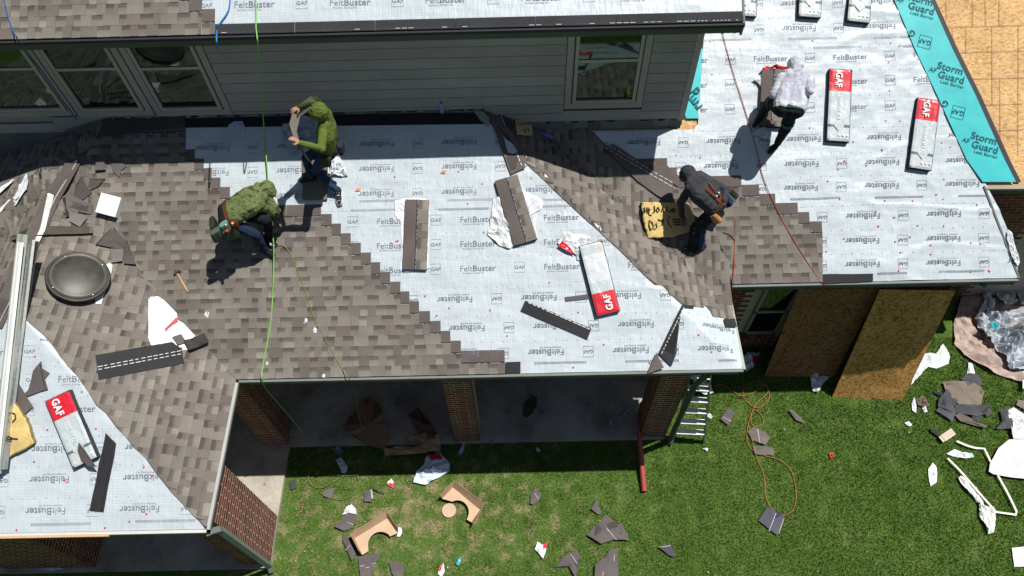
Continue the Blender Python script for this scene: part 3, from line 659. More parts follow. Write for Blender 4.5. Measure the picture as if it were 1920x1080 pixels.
for (sx_, sy_) in ((1733, 81), (1795, 213), (1856, 340)):
    if sy_ > 330: continue
    an = dirang(sx_, sy_, sx_+33, sy_+9); a, b = fW.ab(sx_, sy_, .02); put_text(mb, PfT, 'GAF', a, b, .10, an+math.pi, .01, TK); put_frame(mb, PfT, a, b, .19, .19, an, .006, TK)
    a, b = fW.ab(sx_-24, sy_-16, .02); put_text(mb, PfT, 'G', a, b, .13, an+math.pi, .02, TK)
for (sx_, sy_) in ((1750, 133), (1812, 265), (1689, 2)):
    an = dirang(sx_, sy_, sx_+33, sy_+9); a, b = fW.ab(sx_-2, sy_, .02)
    put_text(mb, PfT, 'AF', a, b, .10, an, .01, TK)
a, b = fW.ab(1301, 180, .02); put_text(mb, PfT, 'rm', a, b-.12, .2, 2.2, .02, TK); put_text(mb, PfT, 'd', a+.02, b+.05, .2, 2.2, .02, TK)
mk('printed_lettering', mb, M_PRINT, rw)
# ------------------------------------------------------------------ upper roof U
ur = empty('upper_roof', (-3, 7.66, 6.34), 'upper storey roof along the top with shingles at its left end', 'roof')
deck('deck', on(zU, [(-9.5, 7.66), (2.87, 7.66), (2.90, 9.6), (-9.5, 9.6)]), parent=ur)
fU = Field(zU, (-9.5, 7.66), (1, 0), (0, 1), .5)
UP_ = [(0.0, .004), (12.37, .004), (12.40, 1.9), (0.0, 1.9)]
felt_band(ur, fU, UP_, 0, 1.9, 8)
felt_rows(ur, fU, UP_, [(656, 4, 0)], 8)
a4 = fU.ab(403, 45, .02)[0]; a3 = fU.ab(379, 20, .02)[0]; a2 = fU.ab(355, 3, .02)[0]
shingle_field(ur, fU, None, 0, 5, {0: a4, 1: a3, 2: a2, 3: a2-.12, 4: a2-.3}, 23, poly_ab=[(0, 0), (12.37, 0), (12.37, 1.9), (0, 1.9)])
def uside():
    for i in range(9):
        x0 = a4+i*1.0; x1 = min(x0+.996, 12.38)
        if x0 > 12.3: break
        mb = MB(); 
        for q in range(12):
            xa, xb = x0+(x1-x0)*q/12, x0+(x1-x0)*(q+1)/12
            mb.add([fU.P(xa, 0, .02), fU.P(xb, 0, .02), fU.P(xb, .135, .017), fU.P(xa, .135, .017)], [(0, 1, 2, 3)], (.04, .041, .045)); mb.add([fU.P(xa, 0, .012), fU.P(xb, 0, .012), fU.P(xb, 0, .02), fU.P(xa, 0, .02)], [(0, 1, 2, 3)], (.02, .02, .02))
            t = (.6, .6, .6) if (i > 4 or random.random() < .25) and random.random() < .85 else (.08, .08, .08)
            mb.add([fU.P(xa, .017, .0215), fU.P(xb-.02, .017, .0215), fU.P(xb-.02, .023, .0215), fU.P(xa, .023, .0215)], [(0, 1, 2, 3)], t)
        mk('starter_strip', mb, M_SH, ur)
uside()
eave(ur, (-9.5, 7.66, 6.34), (2.90, 7.66, 6.34), (0, -1, 0), h=.14, dripc=(.03, .03, .035))
rake(ur, (2.90, 7.64, 6.33), (2.93, 9.6, zU(0, 9.6)), .15)
# ------------------------------------------------------------------ upper storey wall
YW = 7.98
uw = empty('upper_storey_wall', (-3, YW, 4.3), 'grey lap-sided upper storey wall with four white-framed windows', 'wall')
WX = [(-8.05, -7.0), (-6.20+.02, -5.30), (-5.03, -4.16), (.86, 1.755)]
def wz(px, py): return hitY(px, py, YW)
zb_, zt_ = 4.80, 6.12
wins = []
for (xa, ya, xb, yb) in [(-38, 205, 127, 205), (154, 205, 271, 203), (303, 203, 418, 202), (1072.5, 191.7, 1190, 186)]:
    p, q = wz(xa, ya), wz(xb, yb); wins.append((p[0], q[0], (p[2]+q[2])/2))
BASE = [(-9.5, -6.74, wz(50, 247)[2]), (-6.74, -5.85, None), (-5.85, -.42, wz(600, 209)[2]), (-.42, 2.51, wz(1150, 223)[2])]
def wallbottom(x):
    if x < -6.74: return BASE[0][2]
    if x < -5.85: return BASE[0][2]+(x+6.74)/.89*(BASE[2][2]-BASE[0][2])
    if x < -.42: return BASE[2][2]
    return BASE[3][2]
mb = MB(); mb.box((-9.5, YW+.03, 3.0), (12.0, 0, 0), (0, .1, 0), (0, 0, 3.5), SIDC); mb.box((2.41, YW+.03, 3.), (.1, 0, 0), (0, 2, 0), (0, 0, 3.9), SIDC); mk('wall_sheathing', mb, M_PAINT, uw)
ZL = BASE[3][2]-.01
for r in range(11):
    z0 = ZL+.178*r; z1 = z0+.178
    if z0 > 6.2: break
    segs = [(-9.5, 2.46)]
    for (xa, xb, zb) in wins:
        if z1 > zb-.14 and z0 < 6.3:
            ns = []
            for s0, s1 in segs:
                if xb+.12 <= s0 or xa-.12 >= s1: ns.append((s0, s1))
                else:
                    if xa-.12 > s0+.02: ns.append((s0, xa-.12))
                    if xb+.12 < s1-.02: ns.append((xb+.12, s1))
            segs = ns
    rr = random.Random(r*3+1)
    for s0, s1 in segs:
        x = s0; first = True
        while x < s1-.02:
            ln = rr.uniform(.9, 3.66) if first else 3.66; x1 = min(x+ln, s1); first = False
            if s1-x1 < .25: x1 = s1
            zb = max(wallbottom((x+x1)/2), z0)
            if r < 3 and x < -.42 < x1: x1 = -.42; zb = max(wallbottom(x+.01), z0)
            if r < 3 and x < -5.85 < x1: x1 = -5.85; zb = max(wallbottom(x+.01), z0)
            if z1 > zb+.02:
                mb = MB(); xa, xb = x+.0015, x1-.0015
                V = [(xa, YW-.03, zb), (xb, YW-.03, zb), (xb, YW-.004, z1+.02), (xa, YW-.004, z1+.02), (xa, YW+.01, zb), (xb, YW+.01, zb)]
                c = jit(SIDC, .055); mb.add(V, [(0, 1, 2, 3), (4, 5, 1, 0)], c); mb.add([(xa, YW-.0305, zb), (xb, YW-.0305, zb), (xb, YW-.0300, zb+.009), (xa, YW-.0300, zb+.009)], [(0, 1, 2, 3)], (.15, .145, .145)); mk('siding_board', mb, M_PAINT, uw)  # dark strip along the lower edge paints in the shadow line between laps
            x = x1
mb = MB()
for i in range(8):
    x0 = -6.74+.89*i/8; x1 = x0+.89/8; mb.quad((x0, YW-.012, wallbottom(x0+.001)-.0), (x1, YW-.012, wallbottom(x1-.001)), (x1, YW-.012, BASE[2][2]+.02), (x0, YW-.012, BASE[2][2]+.02), SIDC)
mk('siding_board', mb, M_PAINT, uw)
mb = MB(); mb.box((2.44, YW-.03, ZL-.02), (.09, 0, 0), (0, .03, 0), (0, 0, 1.95), TRIM); mb.box((2.50, YW, ZL-.02), (.03, 0, 0), (0, 1.5, 0), (0, 0, 2.2), TRIM); mk('corner_board', mb, M_PAINT, uw)
FR = (.40, .385, .33)
for wi, (xa, xb, zb) in enumerate(wins):
    zt = 6.30; we = empty('window', ((xa+xb)/2, YW, zb), parent=uw); tagc = None
    mb = MB()
    for (o, ax, az) in (((xa-.11, zb-.12), .09, zt-zb+.2), ((xb+.02, zb-.12), .09, zt-zb+.2)): mb.box((o[0], YW-.028, o[1]), (ax, 0, 0), (0, .03, 0), (0, 0, az), TRIM)
    mb.box((xa-.02, YW-.028, zb-.12), (xb-xa+.04, 0, 0), (0, .03, 0), (0, 0, .10), TRIM); mk('casing', mb, M_PAINT, we)
    mb = MB(); f = .045
    mb.box((xa, YW-.045, zb), (f, 0, 0), (0, .05, 0), (0, 0, zt-zb), FR); mb.box((xb-f, YW-.045, zb), (f, 0, 0), (0, .05, 0), (0, 0, zt-zb), FR); mb.box((xa+f, YW-.045, zb), (xb-xa-2*f, 0, 0), (0, .05, 0), (0, 0, f), FR)
    zm = zb+.735; mb.box((xa+f, YW-.035, zm), (xb-xa-2*f, 0, 0), (0, .035, 0), (0, 0, .045), FR); mk('frame', mb, M_PAINT, we)
    mb = MB(); mb.quad((xa+f, YW-.012, zb+f), (xb-f, YW-.012, zb+f), (xb-f, YW-.012, zm), (xa+f, YW-.012, zm)); mk('pane', mb, M_GLASS, we)
    mb = MB(); mb.quad((xa+f, YW-.022, zm+.045), (xb-f, YW-.022, zm+.045), (xb-f, YW-.022, zt), (xa+f, YW-.022, zt)); mk('pane', mb, M_GLASS, we)
# flashing skirt between wall and roof
def skirt():
    mb = MB(); xs = [-9.5, -6.74, -5.85, -.43, -.41, 2.5]
    def bot(x): return max(zroofL(x, YW-.05), -1) if x < -3 else (zF(x, YW-.05) if x < -.45 else min(zF(x, YW-.05), max(zW(x, YW-.05), zR(x, YW-.05)), wallbottom(x)-.06))
    n = 60
    for i in range(n):
        x0 = -9.5+12.0*i/n; x1 = x0+12.0/n; c = jit((.14, .145, .15), .25)
        if x0 < -.42 < x1: x1 = x1
        mb.quad((x0, YW-.05, bot(x0)-.05), (x1, YW-.05, bot(x1)-.05), (x1, YW-.022, wallbottom(x1)+.02), (x0, YW-.022, wallbottom(x0)+.02), c)
    mk('step_flashing', mb, M_METAL and M_PAINT, uw)
    mb = MB(); rr = random.Random(9)
    for i in range(70):
        x = rr.uniform(-6, 2.4); mb.cbox((x, YW-.03, wallbottom(x)-.01), (rr.uniform(.03, .12), 0, 0), (0, .012, 0), (0, 0, rr.uniform(.01, .03)), rr.choice([(.02, .02, .02), (.3, .3, .3), (.05, .04, .03)]))
    mk('torn_paper_edge', mb, M_PAINT, uw)
skirt()
# ------------------------------------------------------------------ brickwork
BL, BH, BD, JT = .239, .061, .09, .017
BRM = {}
def brick_mesh(l, d=BD):
    k = (round(l, 3), round(d, 3))
    if k not in BRM:
        mb = MB(); mb.box((0, 0, 0), (l, 0, 0), (0, d, 0), (0, 0, BH), (.15, .04, .025)); me = bpy.data.meshes.new('brick'); me.from_pydata(mb.v, [], mb.f); me.materials.append(M_BRICK); BRM[k] = me
    return BRM[k]
def put_brick(parent, p, ang, l, d=BD):
    o = bpy.data.objects.new('brick', brick_mesh(l, d)); COL.objects.link(o); o.parent = parent; q = np.array(p, float)-WO[parent]
    o.location = q; o.rotation_euler = (0, 0, ang+random.uniform(-.002, .002)); WO[o] = WO[parent]; return o
def brick_face(parent, p0, dirv, length, z0, z1, cap, off0=0.):
    """bricks on one face; returns leftovers as boxes for a joined part"""
    dirv = unit(dirv); ang = math.atan2(dirv[1], dirv[0]); row = 0; z = z0; cnt = 0; rest = []
    while z+BH <= z1+.02:
        x = 0. if row % 2 == 0 else None; xs = []
        if row % 2: xs.append((0, min(length, BL/2))); x = BL/2+JT
        while x < length-.01:
            l = min(BL, length-x); xs.append((x, l)); x += BL+JT
        for x, l in xs:
            if l < .03: continue
            p = np.array([p0[0], p0[1], z])+dirv*x*1.
            if cnt < cap: put_brick(parent, p, ang, l)
            else: rest.append((p, l))
            cnt += 1
        row += 1; z += BH+JT
    return cnt, rest, ang
def column(x0, x1, y0, y1, z1, label, faces='frl', z0=.08):
    c = empty('brick_column', ((x0+x1)/2, (y0+y1)/2, z0), label, 'column', 'brick columns holding up the porch roofs')
    mb = MB(); i = .001; mb.box((x0+i, y0+i, z0), (x1-x0-2*i, 0, 0), (0, y1-y0-2*i, 0), (0, 0, z1-z0), (.52, .46, .39)); mk('mortar_core', mb, M_MORTAR, c)
    n = 0; z = z0+.01; row = 0
    while z < z1-.05:
        for f in faces:
            # half / full brick pattern turning with the course
            if f in 'fb':
                W_ = x1-x0; y = y0-.001 if f == 'f' else y1-BD+.001
                sp = [(0, .10), (.11, W_-.22), (W_-.10, .10)] if row % 2 == 0 else [(0, .155), (.165, W_-.165)] 
                if W_ > .6:
                    sp = []; x = -(BL/2 if row % 2 else 0)
                    while x < W_-.02: a = max(0, x); b_ = min(W_, x+BL); sp.append((a, b_-a)); x += BL+JT
                for a, l in sp:
                    if n < 300: put_brick(c, (x0+a, y, z), 0, l, BD); n += 1
            else:
                D_ = y1-y0; xx = x1+.001 if f == 'r' else x0+BD-.001
                sp = [(0, .10), (.11, D_-.22), (D_-.10, .10)] if row % 2 else [(0, .155), (.165, D_-.165)]
                if D_ > .6:
                    sp = []; q = -(BL/2 if row % 2 else 0)
                    while q < D_-.02: a = max(0, q); b_ = min(D_, q+BL); sp.append((a, b_-a)); q += BL+JT
                for a, l in sp:
                    if n < 300: put_brick(c, (xx, y0+a, z), math.pi/2, l, BD); n += 1
        z += BH+JT; row += 1
    return c
column(-1.13, -.71, 4.65, 5.07, 2.75, 'brick column under the middle of the long porch eave', 'f')
column(-4.47, -4.05, 4.65, 5.07, 2.75, 'brick column in the inner corner between wing and porch', 'fr')
column(2.08, 2.52, 4.66, 5.08, 2.75, 'brick column at the right porch corner beside the stepladder', 'fl')
column(-4.50, -4.05, 2.66, 3.42, 2.75, 'sunlit brick column at the front corner of the left wing', 'rf')
column(-8.3, -6.86, 2.66, 3.1, 2.75, 'wide brick pier in shade at the bottom left edge', 'fr')
def beam(name, p0, p1, w_, parent): mb = MB(); p0, p1 = np.array(p0, float), np.array(p1, float); t = unit(p1-p0); s_ = np.cross(t, (0, 0, 1)); mb.box(p0-s_*w_/2, p1-p0, s_*w_, (0, 0, .25), SIDC); mk(name, mb, M_PAINT, parent)
beam('beam', (-4.2, 4.86, 2.76), (2.9, 4.86, 2.76), .3, roof); beam('beam', (-4.27, 2.9, 2.76), (-4.27, 4.8, 2.76), .3, lw); beam('beam', (-9, 2.9, 2.76), (-4.4, 2.9, 2.76), .3, lw)
# lower house walls
hw = empty('house_wall', (5, 6.3, 0), 'dark brick ground floor wall behind the leaning boards with a green-tinted window', 'wall')
mb = MB(); mb.box((2.9, 6.288, 0), (1.75, 0, 0), (0, .1, 0), (0, 0, 3.2), (.40, .35, .30)); mb.box((4.65, 6.289, 0), (2.35, 0, 0), (0, .1, 0), (0, 0, 3.2), (.10, .045, .035)); mb.box((2.9, 6.39, 0), (.1, 0, 0), (0, 2.6, 0), (0, 0, 3.2), (.10, .045, .035)); mb.box((6.9, 6.39, 0), (.1, 0, 0), (0, .9, 0), (0, 0, 3.3), (.10, .045, .035)); mk('mortar_wall', mb, M_MORTAR, hw)
mb = MB(); mb.box((-9, 8.0, 0), (11.9, 0, 0), (0, .1, 0), (0, 0, 4), (.2, .1, .08)); mb.box((2.5, 8.1, 3), (.05, 0, 0), (0, 2.4, 0), (0, 0, 1.3), (.2, .1, .08)); mk('back_wall', mb, M_MORTAR, hw)
def wp(px, py): return hitY(px, py, 6.28)
g0, g1 = wp(1398, 622), wp(1478, 600); wx0, wx1, wz0, wz1 = g0[0]-.05, 4.55, g0[2], 2.6
cnt = 0; row = 0; z = .06
while z < 2.9:
    x = 2.95-(BL/2 if row % 2 else 0)
    while x < 6.9:
        l = min(BL, 6.9-x); 
        if not (wz0-.02-.2 < z < wz1 and wx0-.16 < x+l/2 < wx1+.1) and l > .05 and (x < 4.6 or z > 1.9) and cnt < 290: put_brick(hw, (x, 6.283, z), 0, l, .05); cnt += 1
        x += BL+JT
    z += BH+JT; row += 1
x = wx0-.1
while x < wx1:      # soldier course under the window
    o = bpy.data.objects.new('brick', brick_mesh(.2, .05)); COL.objects.link(o); o.parent = hw; o.location = np.array((x+.068, 6.27, wz0-.225))-WO[hw]; o.rotation_euler = (0, -math.pi/2, 0); WO[o] = WO[hw]; x += BH+JT
wn = empty('window', ((wx0+wx1)/2, 6.26, wz0), parent=hw)
mb = MB(); mb.quad((wx0, 6.262, wz0), (wx1, 6.262, wz0), (wx1, 6.262, wz1), (wx0, 6.262, wz1)); mk('pane', mb, M_GLASS, wn)
mb = MB(); zz = wp(1430, 583)[2]
for (o, ax, az) in (((wx0, wz0), wx1-wx0, .05), ((wx0, zz), wx1-wx0, .05), ((wx0, wz0), .05, wz1-wz0), ((wx1-.05, wz0), .05, wz1-wz0)): mb.box((o[0], 6.235, o[1]), (ax, 0, 0), (0, .03, 0), (0, 0, az), (.25, .24, .22))
mk('frame', mb, M_PAINT, wn)
hw2 = empty('brick_wall', (8, 7.2, 0), 'shaded brick wall under the bare boarded roof at the right edge', 'wall')
mb = MB(); mb.box((6.98, 7.248, 0), (3.2, 0, 0), (0, .1, 0), (0, 0, 3.75), (.40, .35, .30)); mk('mortar_wall', mb, M_MORTAR, hw2)
z = .24; row = 0; cnt = 0
while z < 3.6:
    x = 6.99-(BL/2 if row % 2 else 0)
    while x < 8.3 and cnt < 300:
        if x > 6.9: put_brick(hw2, (x, 7.243, z), 0, BL, .05); cnt += 1
        x += BL+JT
    z += BH+JT; row += 1
# downspouts
def spout(pts, label, col, wd=.075, n=4):
    mb = MB(); mb.tube(pts, wd*.72, 4, col); return mk('downspout', mb, M_PAINT, None, label, 'downspout')
d1 = spout([(2.70, 4.56, 2.78), (2.66, 4.60, 2.55), (2.60, 4.60, 2.3), (2.60, 4.60, .12), (2.60, 4.54, .04)], 'dark green downspout running down the right porch column next to the ladder', (.06, .085, .07))
d2 = spout([(-4.02, 2.48, 2.8), (-3.99, 2.56, 2.6), (-4.02, 2.60, 2.45), (-4.02, 2.60, .2), (-4.02, 2.55, .08)], 'pale grey-green downspout on the front corner of the left wing', (.20, .24, .22))
d3 = spout([(6.95, 5.82, 3.0), (6.9, 6.1, 2.8), (7.02, 6.2, 2.6), (7.02, 6.2, .1)], 'dark downspout at the right wing corner above the tarp pile', (.06, .07, .065))
# ------------------------------------------------------------------ generic loose things
def deb(pts, z, label, cat, name, col=(.11, .095, .09), th=.005, curl=.02, mat=None, bands=None, **k):
    P = [hit(x, y, zG if not callable(z) else z, .03) for x, y in pts]
    o = plate(P, th, col, mat or M_SH, name, None, curl, seed=int(pts[0][0]), label=label, cat=cat, **k)
    if bands:
        for bi, (x0, y0, x1, y1, wd, bc) in enumerate(bands):
            a, b = hit(x0, y0, zG if not callable(z) else z, .034+curl*.6), hit(x1, y1, zG if not callable(z) else z, .034+curl*.6); t = unit(b-a); s_ = unit(np.cross(t, (0, 0, 1)))*wd/2; mb = MB()
            m_ = (a+b)/2; mb.add([a-s_, a+s_, b+s_, b-s_], [(0, 1, 2, 3)], bc); mk('sealant_band', mb, M_PAPER, o)
    return o
def film(pts, zf, label, cat, name='plastic_wrap', h=.02, amp=.06, col=(.72, .74, .76), mat=None, n=16, seed=0, parent=None, col2=None, c2f=None, **k):
    """crumpled sheet filling the outline given in the picture"""
    P = [hit(x, y, zf, h) for x, y in pts]; c = sum(P)/len(P); mb = MB(); m_ = len(P); V = [c]; big_ = max(np.linalg.norm(p-c) for p in P) > .55; rings = 18 if big_ else 6; rnd = random.Random(seed+m_+int(pts[0][0])); dense = []
    for i in range(m_):
        nq = 7 if big_ else 3
        for q in range(nq): dense.append(P[i]*(1-q/nq)+P[(i+1) % m_]*(q/nq))
    m_ = len(dense); off = rnd.uniform(0, 99)
    for r in range(1, rings+1):
        for i, p in enumerate(dense):
            t = r/rings; v = c*(1-t)+p*t; jt = 0 if r == rings else .012; v = v+np.array([rnd.uniform(-jt, jt), rnd.uniform(-jt, jt), 0])
            q9, q23 = (4.2, 10) if big_ else (9, 23); nz = abs(mnoise.noise(Vector((v[0]*q9+off, v[1]*q9, off))))*1.6+.7*abs(mnoise.noise(Vector((v[0]*q23, v[1]*q23+off, off)))); V.append(v+np.array([0, 0, amp*nz*(1-.45*t)]))
    V[0] = V[0]+np.array([0, 0, amp*.5]); F = []; C = []
    for i in range(m_): F.append((0, 1+i, 1+(i+1) % m_))
    for r in range(rings-1):
        for i in range(m_): a = 1+r*m_+i; b = 1+r*m_+(i+1) % m_; F.append((a, a+m_, b+m_, b))
    for f in F:
        q = sum(V[i] for i in f)/len(f); cc = col
        if col2 and c2f is not None and c2f(q, c): cc = col2
        mb.add([V[i] for i in f], [tuple(range(len(f)))], cc)
    bmn = mb; o = mk(name, bmn, mat or M_PAPER, parent, label, cat, **k); return o
def rope(pts, r, col, label, cat, name='rope', jitter=0., smooth=True, parent=None, mat=None):
    """pts: (px,py,zf,h)"""
    P = [hit(x, y, zf, h) for x, y, zf, h in pts]; Q = []
    for i in range(len(P)-1):
        p0, p1, p2, p3 = P[max(i-1, 0)], P[i], P[i+1], P[min(i+2, len(P)-1)]
        for q in range(6):
            t = q/6; Q.append(.5*((2*p1)+(-p0+p2)*t+(2*p0-5*p1+4*p2-p3)*t*t+(-p0+3*p1-3*p2+p3)*t**3))
    Q.append(P[-1]); mb = MB(); mb.tube(Q, r, 6, col); return mk(name, mb, mat or M_ROPE, parent, label, cat, smooth=True)
# ------------------------------------------------------------------ shingle bundles in their wrap
def frame_on(zf, px0, px1, h=0.):
    """frame on a surface: origin between the two picture points, x axis from px0 to px1"""
    a, b = hit(px0[0], px0[1], zf, h), hit(px1[0], px1[1], zf, h); o = (a+b)/2; n_ = unit(nrm(zf, o[0], o[1])); x = unit(b-a); x = unit(x-n_*(x@n_)); return o, x, np.cross(n_, x), n_, np.linalg.norm(b-a)
def bundle(zf, head, tail, label, group='wrapped shingle bundles on the felted roofs', flip=False, torn=False, Lb=None):
    o, x, y, n_, L_ = frame_on(zf, head, tail, .09); o = o-n_*.08; L_ = Lb or L_; W_ = .335; H_ = .085
    b = empty('shingle_bundle', o, label, 'bundle', group); P = lambda a, c, h=0.: o+x*a+y*c+n_*(H_+h)
    mb = MB(); mb.cbox(o+n_*H_/2, x*L_, y*W_, n_*(H_-.004), (.07, .075, .09)); 
    for i in range(5): mb.cbox(o+n_*(H_*(i+.5)/5), x*(L_+.006), y*(W_+.006), n_*.004, (.03, .03, .035))
    mk('shingle_stack', mb, M_SH, b)
    mb = MB(); n1, n2 = 26, 9; V = []
    for i in range(n1+1):
        for j in range(n2+1):
            a = -L_/2+L_*i/n1; c = -W_/2+W_*j/n2; e = mnoise.noise(Vector((a*7+L_*30, c*16, L_*50)))*.006+abs(mnoise.noise(Vector((a*25, c*30, L_*9))))*.004
            V.append(P(a, c, .006+e if (0 < i < n1 and 0 < j < n2) else -.004))
    F = []; cols = []
    for i in range(n1):
        for j in range(n2):
            f = (i+.5)/n1; red = f < .305; cl = (.62, .02, .035) if red else (.50, .56, .57)
            if f > .77 and f < .81: cl = (.12, .17, .19)
            if f > .83 and j < 3: cl = (.56, .57, .55)
            if torn and .86 > f > .45: cl = (.62, .65, .67)
            mb.add([V[i*(n2+1)+j], V[(i+1)*(n2+1)+j], V[(i+1)*(n2+1)+j+1], V[i*(n2+1)+j+1]], [(0, 1, 2, 3)], cl)
    w_ = mk('wrapper', mb, M_PLAST, b, smooth=False)
    mb = MB(); Pf = lambda a, c, h: P(a, c, .019+h)
    s_ = 1 if not flip else -1
    put_text(mb, Pf, 'GAF', -L_/2+.155*L_, -.03*s_, .135, 0 if s_ > 0 else math.pi, .035, (.75, .75, .75), sx=.85)
    if not torn:
        put_text(mb, Pf, [('TIMBERLINE ', .0), ('AS II', .02)], -L_/2+.53*L_, .0, .055, 0, 0, (.72, .75, .75), sx=.86)
        mb.add([Pf(-L_/2+.33*L_, -.035, 0), Pf(-L_/2+.7*L_, -.035, 0), Pf(-L_/2+.7*L_, -.031, 0), Pf(-L_/2+.33*L_, -.031, 0)], [(0, 1, 2, 3)], (.72, .75, .75))
        c0 = -L_/2+.79*L_; mb.add([Pf(c0-.075, 0, 0), Pf(c0, -.075, 0), Pf(c0+.075, 0, 0), Pf(c0, .075, 0)], [(0, 1, 2, 3)], (.66, .70, .70)); mb.add([Pf(c0-.06, 0, .001), Pf(c0, -.06, .001), Pf(c0+.06, 0, .001), Pf(c0, .06, .001)], [(0, 1, 2, 3)], (.46, .52, .53))
        put_text(mb, Pf, '6', c0, 0, .05, 0, .01, (.66, .7, .7))
        for q in range(3): c1 = .01+q*.06; a1 = -L_/2+.915*L_; mb.add([Pf(a1-.022, c1, 0), Pf(a1, c1-.022, 0), Pf(a1+.022, c1, 0), Pf(a1, c1+.022, 0)], [(0, 1, 2, 3)], (.72, .75, .76))
    mk('printed_lettering', mb, M_PLAST, b); return b
bundle(zW, (1577, 130), (1571, 265), 'wrapped shingle bundle with red end lying left of the other one on the right wing')
bundle(zW, (1742, 186), (1725, 317), 'wrapped shingle bundle with red end closest to the teal strip')
bundle(zW, (1524, -98), (1518, 32), 'grey bundle end cut by the top edge of the photo, left of its neighbour')
bundle(zW, (1622, -92), (1609, 41), 'grey bundle end cut by the top edge of the photo, nearer the teal strip')
bundle(zW, (1404, -100), (1397, 30), 'bundle mostly out of frame just right of the upper roof corner')
bundle(zFR, (1141, 588), (1107, 456), 'opened shingle bundle with glossy torn wrap and red lower end on the middle felt', torn=True, flip=False)
bundle(zLfr, (107, 742), (160, 868), 'slanting wrapped bundle with red upper end on the left wing felt')
film([(1046, 457), (1057, 436), (1080, 440), (1103, 440), (1110, 455), (1092, 470), (1086, 480), (1060, 470)], zFR, 'white torn plastic film with a red corner at the top of the opened bundle', 'plastic', h=.03, amp=.07)
film([(1046, 462), (1054, 452), (1064, 460), (1079, 478), (1062, 472)], zFR, 'red corner of torn wrap pointing at the opened bundle', 'plastic', h=.05, amp=.04, col=(.65, .02, .04))
film([(1080, 478), (1090, 468), (1098, 474), (1097, 488), (1082, 488)], zFR, 'clear scrap of film tucked left of the opened bundle', 'plastic', h=.02, amp=.02, col=(.5, .56, .58))
# ------------------------------------------------------------------ opened stacks lying on white paper
def stack(zf, top, bot, label, side=1, wd=.34, under=None, Lb=None, h=.05, seed=0):
    o, x, y, n_, L_ = frame_on(zf, top, bot, h+.03); o = o-n_*(h+.03); L_ = Lb or L_; b = empty('shingle_stack', o, label, 'shingles', 'opened shingle stacks on the felt')
    mb = MB()
    for i in range(4): mb.cbox(o+n_*(.02+h*i/4)+x*random.uniform(-.01, .01), x*L_, y*wd, n_*(h/4-.003), (.05, .05, .055))
    mk('lower_shingles', mb, M_SH, b); mb = MB()
    P = lambda a, v, hh: o+x*(a-L_/2)-y*side*(v-wd/2)+n_*(h+hh)
    strip_cells(mb, P, 0, L_, 0, lambda q: (0, L_), seed+5, h0=.016); mk('shingle', mb, M_SH, b); return b
film([(740, 378), (757, 373), (778, 371), (803, 373), (806, 400), (804, 440), (803, 490), (806, 503), (790, 509), (760, 511), (750, 506), (754, 470), (751, 415), (741, 404)], zFR, 'white paper spread under the upright shingle stack on the felt', 'paper', 'paper_wrap', h=.012, amp=.025, group=None)
stack(zFR, (782, 374), (777, 505), 'shingle stack lying straight up the slope on white paper', side=1, wd=.335, h=.045)
film([(925, 375), (935, 372), (948, 388), (950, 410), (975, 450), (968, 458), (955, 468), (936, 461), (914, 440), (918, 425), (922, 400)], zFR, 'crumpled white paper left of the tilted shingle stack', 'paper', 'paper_wrap', h=.02, amp=.08)
film([(978, 355), (990, 362), (1003, 367), (1019, 378), (1016, 392), (1000, 398), (1002, 420), (1010, 447), (975, 462), (962, 455)], zFR, 'white paper showing right of the tilted shingle stack', 'paper', 'paper_wrap', h=.015, amp=.045)
stack(zFR, (949, 333), (986, 454), 'tilted shingle stack with torn lower corner on crumpled white paper', side=1, wd=.335, h=.06, seed=3)
# loose strips on the roofs
def lstrip(pts, zf, label, h=.02, line=None, name='starter_strip', col=(.035, .036, .038), lc=(.6, .6, .62), curl=.012, **k):
    o = px_piece(pts, zf, h, .006, col, M_SH, name, None, curl=curl, label=label, cat='shingle strip')
    for ln in (line or []):
        a, b = hit(ln[0], ln[1], zf, h+.012+curl*.5), hit(ln[2], ln[3], zf, h+.012+curl*.5); n_ = 14; mb = MB(); t = unit(b-a); s_ = unit(np.cross(t, (0, 0, 1)))*.005
        for i in range(n_):
            p = a+(b-a)*(i+.1)/n_; q = a+(b-a)*(i+random.uniform(.6, .95))/n_; mb.quad(p-s_, p+s_, q+s_, q-s_, lc)
        mk('sealant_dashes', mb, M_PAPER, o, kind='stuff')
    return o
lstrip([(976, 583), (985, 564), (1109, 617), (1101, 637)], zFR, 'long dark starter strip lying slanted on the middle felt above the eave', line=[(990, 567, 1107, 618)])
lstrip([(1235, 663), (1279, 572), (1302, 573), (1259, 687)], zFR, 'dark strip running down the felt to the eave near the right corner', line=[(1283, 575, 1240, 664)], h=.03)
lstrip([(1214, 701), (1231, 661), (1245, 690)], zFR, 'brown triangular offcut sticking over the eave at the end of the dark strip', col=(.13, .11, .105), h=.05)
lstrip([(179, 666), (338, 638), (346, 681), (185, 712)], zroofL, 'wide dark strip with two chalky lines on the shingled wing slope', line=[(182, 688, 341, 657), (183, 693, 342, 663)], h=.03, lc=(.7, .7, .72), curl=.004)
lstrip([(198, 812), (218, 832), (194, 960), (168, 957)], zLfr, 'long dark strip with pointed top on the left wing felt', line=[(212, 835, 189, 958)], lc=(.02, .02, .03), h=.02, col=(.03, .03, .032))
lstrip([(148, 830), (160, 845), (173, 865), (181, 876), (165, 874), (152, 862), (146, 845)], zLfr, 'small curved dark offcut on the tail of the left wrapped bundle', h=.13, col=(.09, .075, .07), line=[(150, 836, 176, 873)], lc=(.02, .02, .03))
lstrip([(37, 747), (52, 735), (62, 695), (77, 677), (80, 700), (90, 730), (60, 740)], zLfr, 'torn shingle offcut above the red bundle end', h=.03, col=(.10, .088, .085), line=[(75, 682, 84, 730)], lc=(.03, .03, .04))
